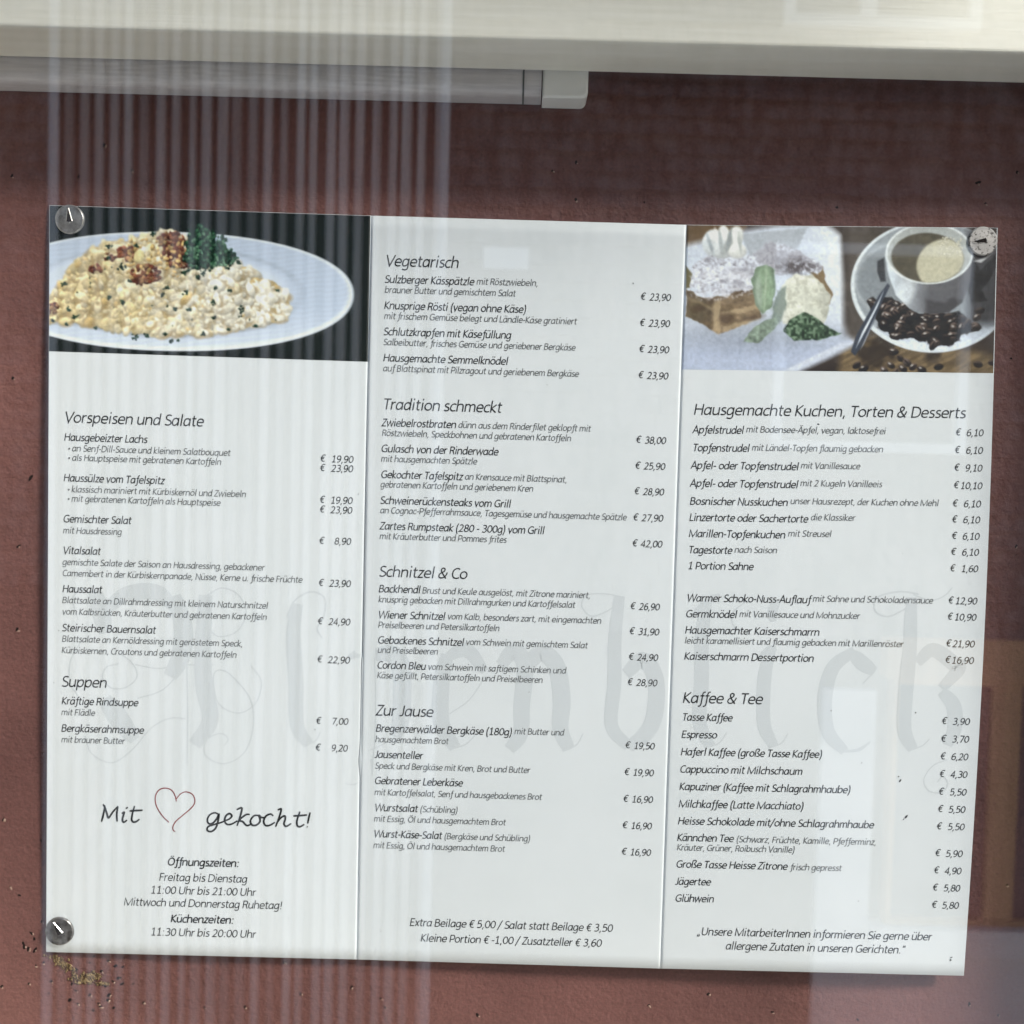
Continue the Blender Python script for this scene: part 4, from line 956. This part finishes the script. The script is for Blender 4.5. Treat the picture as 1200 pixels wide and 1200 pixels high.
fleck_mesh('dirt_flecks', [(x_, y_, r_ * .68) for x_, y_, r_ in [(742, 332, 1.0), (959, 497, 1.3), (1073, 835, 1.3), (1055, 915, 1.5), (1053, 910, 1.0), (1062, 957, 1.6), (1059, 960, 1), (1114, 1125, 1.7), (1115, 1122, 1.2), (974, 833, 1.0), (1010, 894, .7), (1058, 649, .6),
                           (446, 1091, .7), (420, 579, .7), (63, 800, .8), (69, 739, .7), (369, 855, .8), (620, 811, .6), (641, 451, .6), (338, 1076, .6), (1140, 1003, 1.0), (668, 700, .5), (905, 1002, .5), (1006, 1056, .6), (520, 1010, .4), (880, 560, .5)]],
           M['fleck'], on_sheet, sheet, 3, 0.3)

# ------------------------------------------------------------------ thumbtacks with a punched tongue
def tack(px_, py_, i_, mat, ang, label):
    u_, v_ = px2loc(i_, px_, py_)
    c = surf(i_, float(u_), float(v_))
    root = empty('thumbtack', tuple(c), label, 'thumbtack', 'thumbtacks holding the menu sheet')
    rad = 17.0 * DIST / F_PX
    seg, rings = 40, [0.0, 0.12, 0.25, 0.4, 0.55, 0.7, 0.82, 0.9, 0.95, 1.0]
    V, Fc = [], []
    for q in rings:
        for k_ in range(seg):
            t = 2 * math.pi * k_ / seg
            hh = 0.0004 * (1 - q * q) + 0.0009 - (0.0007 if q > .97 else 0) + (0.00012 if .85 < q < .96 else 0)
            x, z = rad * q * math.cos(t), rad * q * math.sin(t)
            # the tongue slot: a narrow wedge punched out of the disc
            xr = (x * math.cos(-ang) - z * math.sin(-ang)) / rad; zr = (x * math.sin(-ang) + z * math.cos(-ang)) / rad
            V.append((c[0] + x, c[1] - hh, c[2] + z))
    nr = len(rings)
    for q in range(nr - 1):
        for k_ in range(seg):
            k2 = (k_ + 1) % seg
            Fc.append((q * seg + k_, (q + 1) * seg + k_, (q + 1) * seg + k2, q * seg + k2))
    base = (nr - 1) * seg
    nb = len(V)
    V += [(v_[0], c[1] - 0.0001, v_[2]) for v_ in V[base:base + seg]]
    for k_ in range(seg):
        k2 = (k_ + 1) % seg
        Fc.append((base + k_, nb + k_, nb + k2, base + k2))
    mesh('disc', V, Fc, mat, root, True)
    # slot and its raised lips
    def loc(a_, b__, h_):
        x, z = rad * (a_ * math.cos(ang) - b__ * math.sin(ang)), rad * (a_ * math.sin(ang) + b__ * math.cos(ang))
        q = math.hypot(a_, b__)
        return (c[0] + x, c[1] - (0.0004 * (1 - q * q) + 0.0009 + h_), c[2] + z)
    sl = [(-.74, 0.0), (-.3, .09), (.16, .17), (.2, 0.0), (.16, -.17), (-.3, -.09)]
    mesh('slot', [loc(*q, 1.3e-4) for q in sl], [tuple(range(len(sl)))[::-1]], M['hole'], root)
    for sgn in (1, -1):
        a_ = [(-.74, 0.0), (-.3, .09 * sgn), (.16, .17 * sgn)]; w_ = .03 * sgn
        V = [loc(q[0], q[1], 1.4e-4) for q in a_] + [loc(q[0], q[1] + w_, 2e-4) for q in a_] + [loc(q[0], q[1] + w_ * 2.4, 0) for q in a_]
        mesh('slot_lip', V, [(0, 1, 4, 3), (1, 2, 5, 4), (3, 4, 7, 6), (4, 5, 8, 7)], M['tack_edge'] if sgn > 0 and i_ == 0 else mat, root)
    V = [loc(.3 + .1 * math.cos(t), .1 * math.sin(t), 1e-5) for t in np.linspace(0, 6.28, 9)[:-1]] + [loc(.31, 0, 2.4e-4)]
    mesh('tongue_root', V, [(k_, (k_ + 1) % 8, 8) for k_ in range(8)], mat, root, True)
    # the pin itself, through paper into the board
    pr = 0.0005
    V = [loc(.3 + pr / rad * math.cos(t), pr / rad * math.sin(t), -3e-4) for t in np.linspace(0, 6.28, 7)[:-1]]
    V += [(q[0], 0.004, q[2]) for q in V]
    mesh('pin', V, [(k_, (k_ + 1) % 6, 6 + (k_ + 1) % 6, 6 + k_) for k_ in range(6)], mat, root)
    return root
tack(82.5, 257.5, 0, M['tack_steel'], R(-84), 'bright steel thumbtack on the noodle photograph at the dark printed corner')
tack(1151, 283, 2, M['tack_spotted'], R(8), 'pale spotted thumbtack with rust specks beside the printed coffee cup')
tack(70.5, 1090.5, 0, M['tack_dark'], R(-58), 'tarnished dark grey thumbtack below the opening hours near wood dust')

# ------------------------------------------------------------------ wear of the board
def on_board(x, y, h_):
    q = at_y(x, y, -h_ - 2e-5)
    return tuple(q)
holes = [(37, 1094), (40, 1100), (27, 1105), (28, 1109), (33, 1112), (41, 1113), (42, 1131.5), (51, 1128), (2, 1156), (34, 1153), (60, 1150), (57, 1164), (84, 1153), (85, 1145), (82, 1131), (89, 1136), (105, 1128),
         (110, 1121), (119, 1138), (127, 1126), (135, 1132), (144, 1133), (139, 1146), (132, 1150), (143, 1153), (156, 1153), (89, 1161), (82, 1172), (91, 1176), (105, 1166), (128, 1166), (126, 1172), (115, 1176),
         (117, 1179), (109, 1184), (133, 1181), (168, 1175), (124, 1155), (49, 1080), (15, 443), (20, 738), (23, 1049), (412, 1157), (446, 1170), (452, 1181), (240, 1181), (287, 1180), (352, 1165), (333, 1128),
         (1136, 1177), (1170, 1190), (1005, 1195), (122, 170), (154, 200), (92, 207), (14, 206), (675, 190), (647, 200), (675, 234), (755, 237), (981, 243), (1146, 214), (1155, 238), (1192, 202), (1180, 1037),
         (4, 960), (48, 985), (12, 1040), (760, 1178), (830, 1165), (905, 1186), (560, 1190), (22, 640), (36, 560), (1185, 420), (1191, 640)]
rr = random.Random(5)
fleck_mesh('worm_holes', [(x, y, rr.uniform(1.0, 1.9)) for x, y in holes], M['hole'], on_board, case, 8, 0.12)
fleck_mesh('paint_chips', [(x + rr.uniform(.5, 2.2), y + rr.uniform(.8, 2.2), rr.uniform(.7, 1.4)) for x, y in holes if rr.random() < .7], M['chip'], on_board, case, 9, 0.5)
grains = []
for cx, cy, sx_, sy_, n_ in ((70, 1126, 5, 4, 60), (62, 1121, 6, 2.5, 25), (78, 1132, 5, 3, 30), (104, 1146, 8, 5, 90), (112, 1144, 7, 4, 40), (100, 1150, 9, 3, 40), (88, 1146, 8, 2, 12), (122, 1153, 8, 1.4, 25), (86, 1139, 4, 3, 12)):
    for _ in range(n_): grains.append((rr.gauss(cx, sx_ * .6), rr.gauss(cy, sy_ * .6), rr.uniform(.5, 1.7)))
fr = fleck_mesh('wood_dust', grains, M['frass'], on_board, None, 10, 1.6)
tag(fr, 'tan wood dust clinging to the board below the lower pinned corner', 'wood dust')

# ------------------------------------------------------------------ house across the way (seen mirrored in the glass)
FY = 2.2
def mir(px_, py_, y=FY):
    d_ = ray(px_, py_)
    tot = (DIST - G1) + (y - G1)
    return float(CAM[0] + d_[0] / d_[1] * tot), float(CAM[2] + d_[2] / d_[1] * tot)
house = empty('timber_house', (0, -FY - 0.1, 0), 'shingled house front with pale battens and windows mirrored faintly in the glass', 'house')
HX0, HX1, HZT = -3.5, 1.9, 2.68
box('wall', HX0, HX1, -FY - 0.2, -FY, -0.001, HZT, M['dark_wood'], house)
xa, xb = mir(72, 150)[0], mir(523, 150)[0]
zlo = mir(30, 684)[1]
pitch = 20.5 / F_PX * (FY + DIST)
def shingle_rows(x0, x1, z0, z1):
    z = z0
    while z < z1:
        V, Fc = [], []
        x = x0
        while x < x1:
            w_ = rr.uniform(.025, .06); xe = min(x + w_, x1); t = rr.uniform(.018, .030); bz = z + rr.uniform(-.003, .002)
            bse = len(V)
            V += [(x + .0008, -FY - .001, bz), (xe - .0008, -FY - .001, bz), (xe - .0008, -FY + t, bz), (x + .0008, -FY + t, bz), (x + .0008, -FY - .001, z + pitch * 1.1), (xe - .0008, -FY - .001, z + pitch * 1.1), (xe - .0008, -FY + t * .3, z + pitch * 1.1), (x + .0008, -FY + t * .3, z + pitch * 1.1)]
            Fc += [tuple(bse + q for q in ff) for ff in ((0, 1, 2, 3), (4, 7, 6, 5), (3, 2, 6, 7), (0, 3, 7, 4), (1, 5, 6, 2))]
            x = xe
        mesh('shingle_row', V, Fc, M['shingle'], house)
        z += pitch
shingle_rows(-1.35, xa - .012, zlo, HZT - .03)
shingle_rows(xb + .012, 1.4, mir(1000, 745)[1], HZT - .03)
# battens between two pale posts
box('panel_backing', xa, xb, -FY + .0005, -FY + .003, .02, HZT - .05, M['backing'], house)
bp_ = 17.0 / F_PX * (FY + DIST)
nb_ = int((xb - xa) / bp_)
for q in range(nb_):
    cx = xa + (q + .5 + rr.uniform(-.12, .12)) * (xb - xa) / nb_
    V, Fc = [], []
    r_ = bp_ * rr.uniform(.2, .36)
    for k_ in range(9):
        t = math.pi * k_ / 8
        V += [(cx + r_ * math.cos(t), -FY + .004 + .016 * math.sin(t), .02), (cx + r_ * math.cos(t), -FY + .004 + .016 * math.sin(t), HZT - .05)]
    for k_ in range(8): Fc.append((2 * k_, 2 * k_ + 1, 2 * k_ + 3, 2 * k_ + 2))
    Fc.append((0, 16, 17, 1))
    mesh('batten', V, Fc, M[rr.choice(('batten', 'batten', 'batten_grey', 'batten_pale'))], house, True)
for x in (xa, xb):
    V, Fc = [], []
    r_ = 5.4 / F_PX * (FY + DIST)
    for k_ in range(14):
        t = 2 * math.pi * k_ / 14
        V += [(x + r_ * math.cos(t), -FY + .045 + r_ * math.sin(t), .0), (x + r_ * math.cos(t), -FY + .045 + r_ * math.sin(t), HZT)]
    for k_ in range(14): Fc.append((2 * k_, (2 * k_ + 2) % 28, (2 * k_ + 3) % 28, 2 * k_ + 1))
    mesh('post', V, Fc, M['white'], house, True)
def window(px0, py0, px1, py1, bar, mulls, frame_mat, bars=('l', 'r', 't', 'b')):
    cx, cy = (px0 + px1) / 2, (py0 + py1) / 2
    x0, x1 = mir(px0, cy)[0], mir(px1, cy)[0]
    z1, z0 = mir(cx, py0)[1], mir(cx, py1)[1]
    w_ = bar / F_PX * (FY + DIST)
    win = box('window', x0 + .002, x1 - .002, -FY + .001, -FY + .022, z0 + .002, z1 - .002, M['pane'], house)
    for sd in bars:
        a_ = dict(l=(x0, x0 + w_, z0, z1), r=(x1 - w_, x1, z0, z1), t=(x0 + w_ + .0005, x1 - w_ - .0005, z1 - w_, z1), b=(x0 + w_ + .0005, x1 - w_ - .0005, z0, z0 + w_))[sd]
        box('frame_bar', a_[0], a_[1], -FY + .002, -FY + .045, a_[2], a_[3], frame_mat, win)
    for mx_, mw in mulls:
        xm = mir(mx_, cy)[0]; hw = mw / 2 / F_PX * (FY + DIST)
        box('mullion', xm - hw, xm + hw, -FY + .0235, -FY + .04, z0 + w_ + .0005, z1 - w_ - .0005, frame_mat, win)
    return x0, x1, z0, z1
window(918, -180, 1146, 40, 12, [(1016, 18)], M['white'])
window(903, 290, 1128, 530, 11, [], M['white'])
wx0, wx1, wz0, wz1 = window(1035, 795, 1330, 1078, 6, [(1167, 32)], M['wood'])
box('lintel', wx0 - .02, HX1, -FY + .001, -FY + .05, wz1 + .0005, mir(1100, 745)[1] - .001, M['wood'], house)
box('sill', wx0 - .03, HX1, -FY + .001, -FY + .07, mir(1100, 1106)[1], wz0 - .001, M['white'], house)
px0 = mir(955, 1000)[0]
box('white_plinth', px0, HX1 - .002, -FY + .001, -FY + .03, .0, mir(1100, 1106)[1] - .001, M['greywhite'], house)
box('white_plinth', px0, wx0 - .0325, -FY + .001, -FY + .03, mir(1100, 1106)[1], mir(1000, 806)[1], M['greywhite'], house)
x0, z1 = mir(567, 292); x1, z0 = mir(619, 318)
box('name_plate', x0, x1, -FY + .02, -FY + .03, z0, z1, M['white'], house)
print('CASE', 'zs', zs, 'DF', DF, 'corners', [np.round(surf(i_, u_, v_), 4).tolist() for i_, u_, v_ in ((0, 0, 0), (2, PW, 0), (2, PW, PH), (0, 0, PH))])
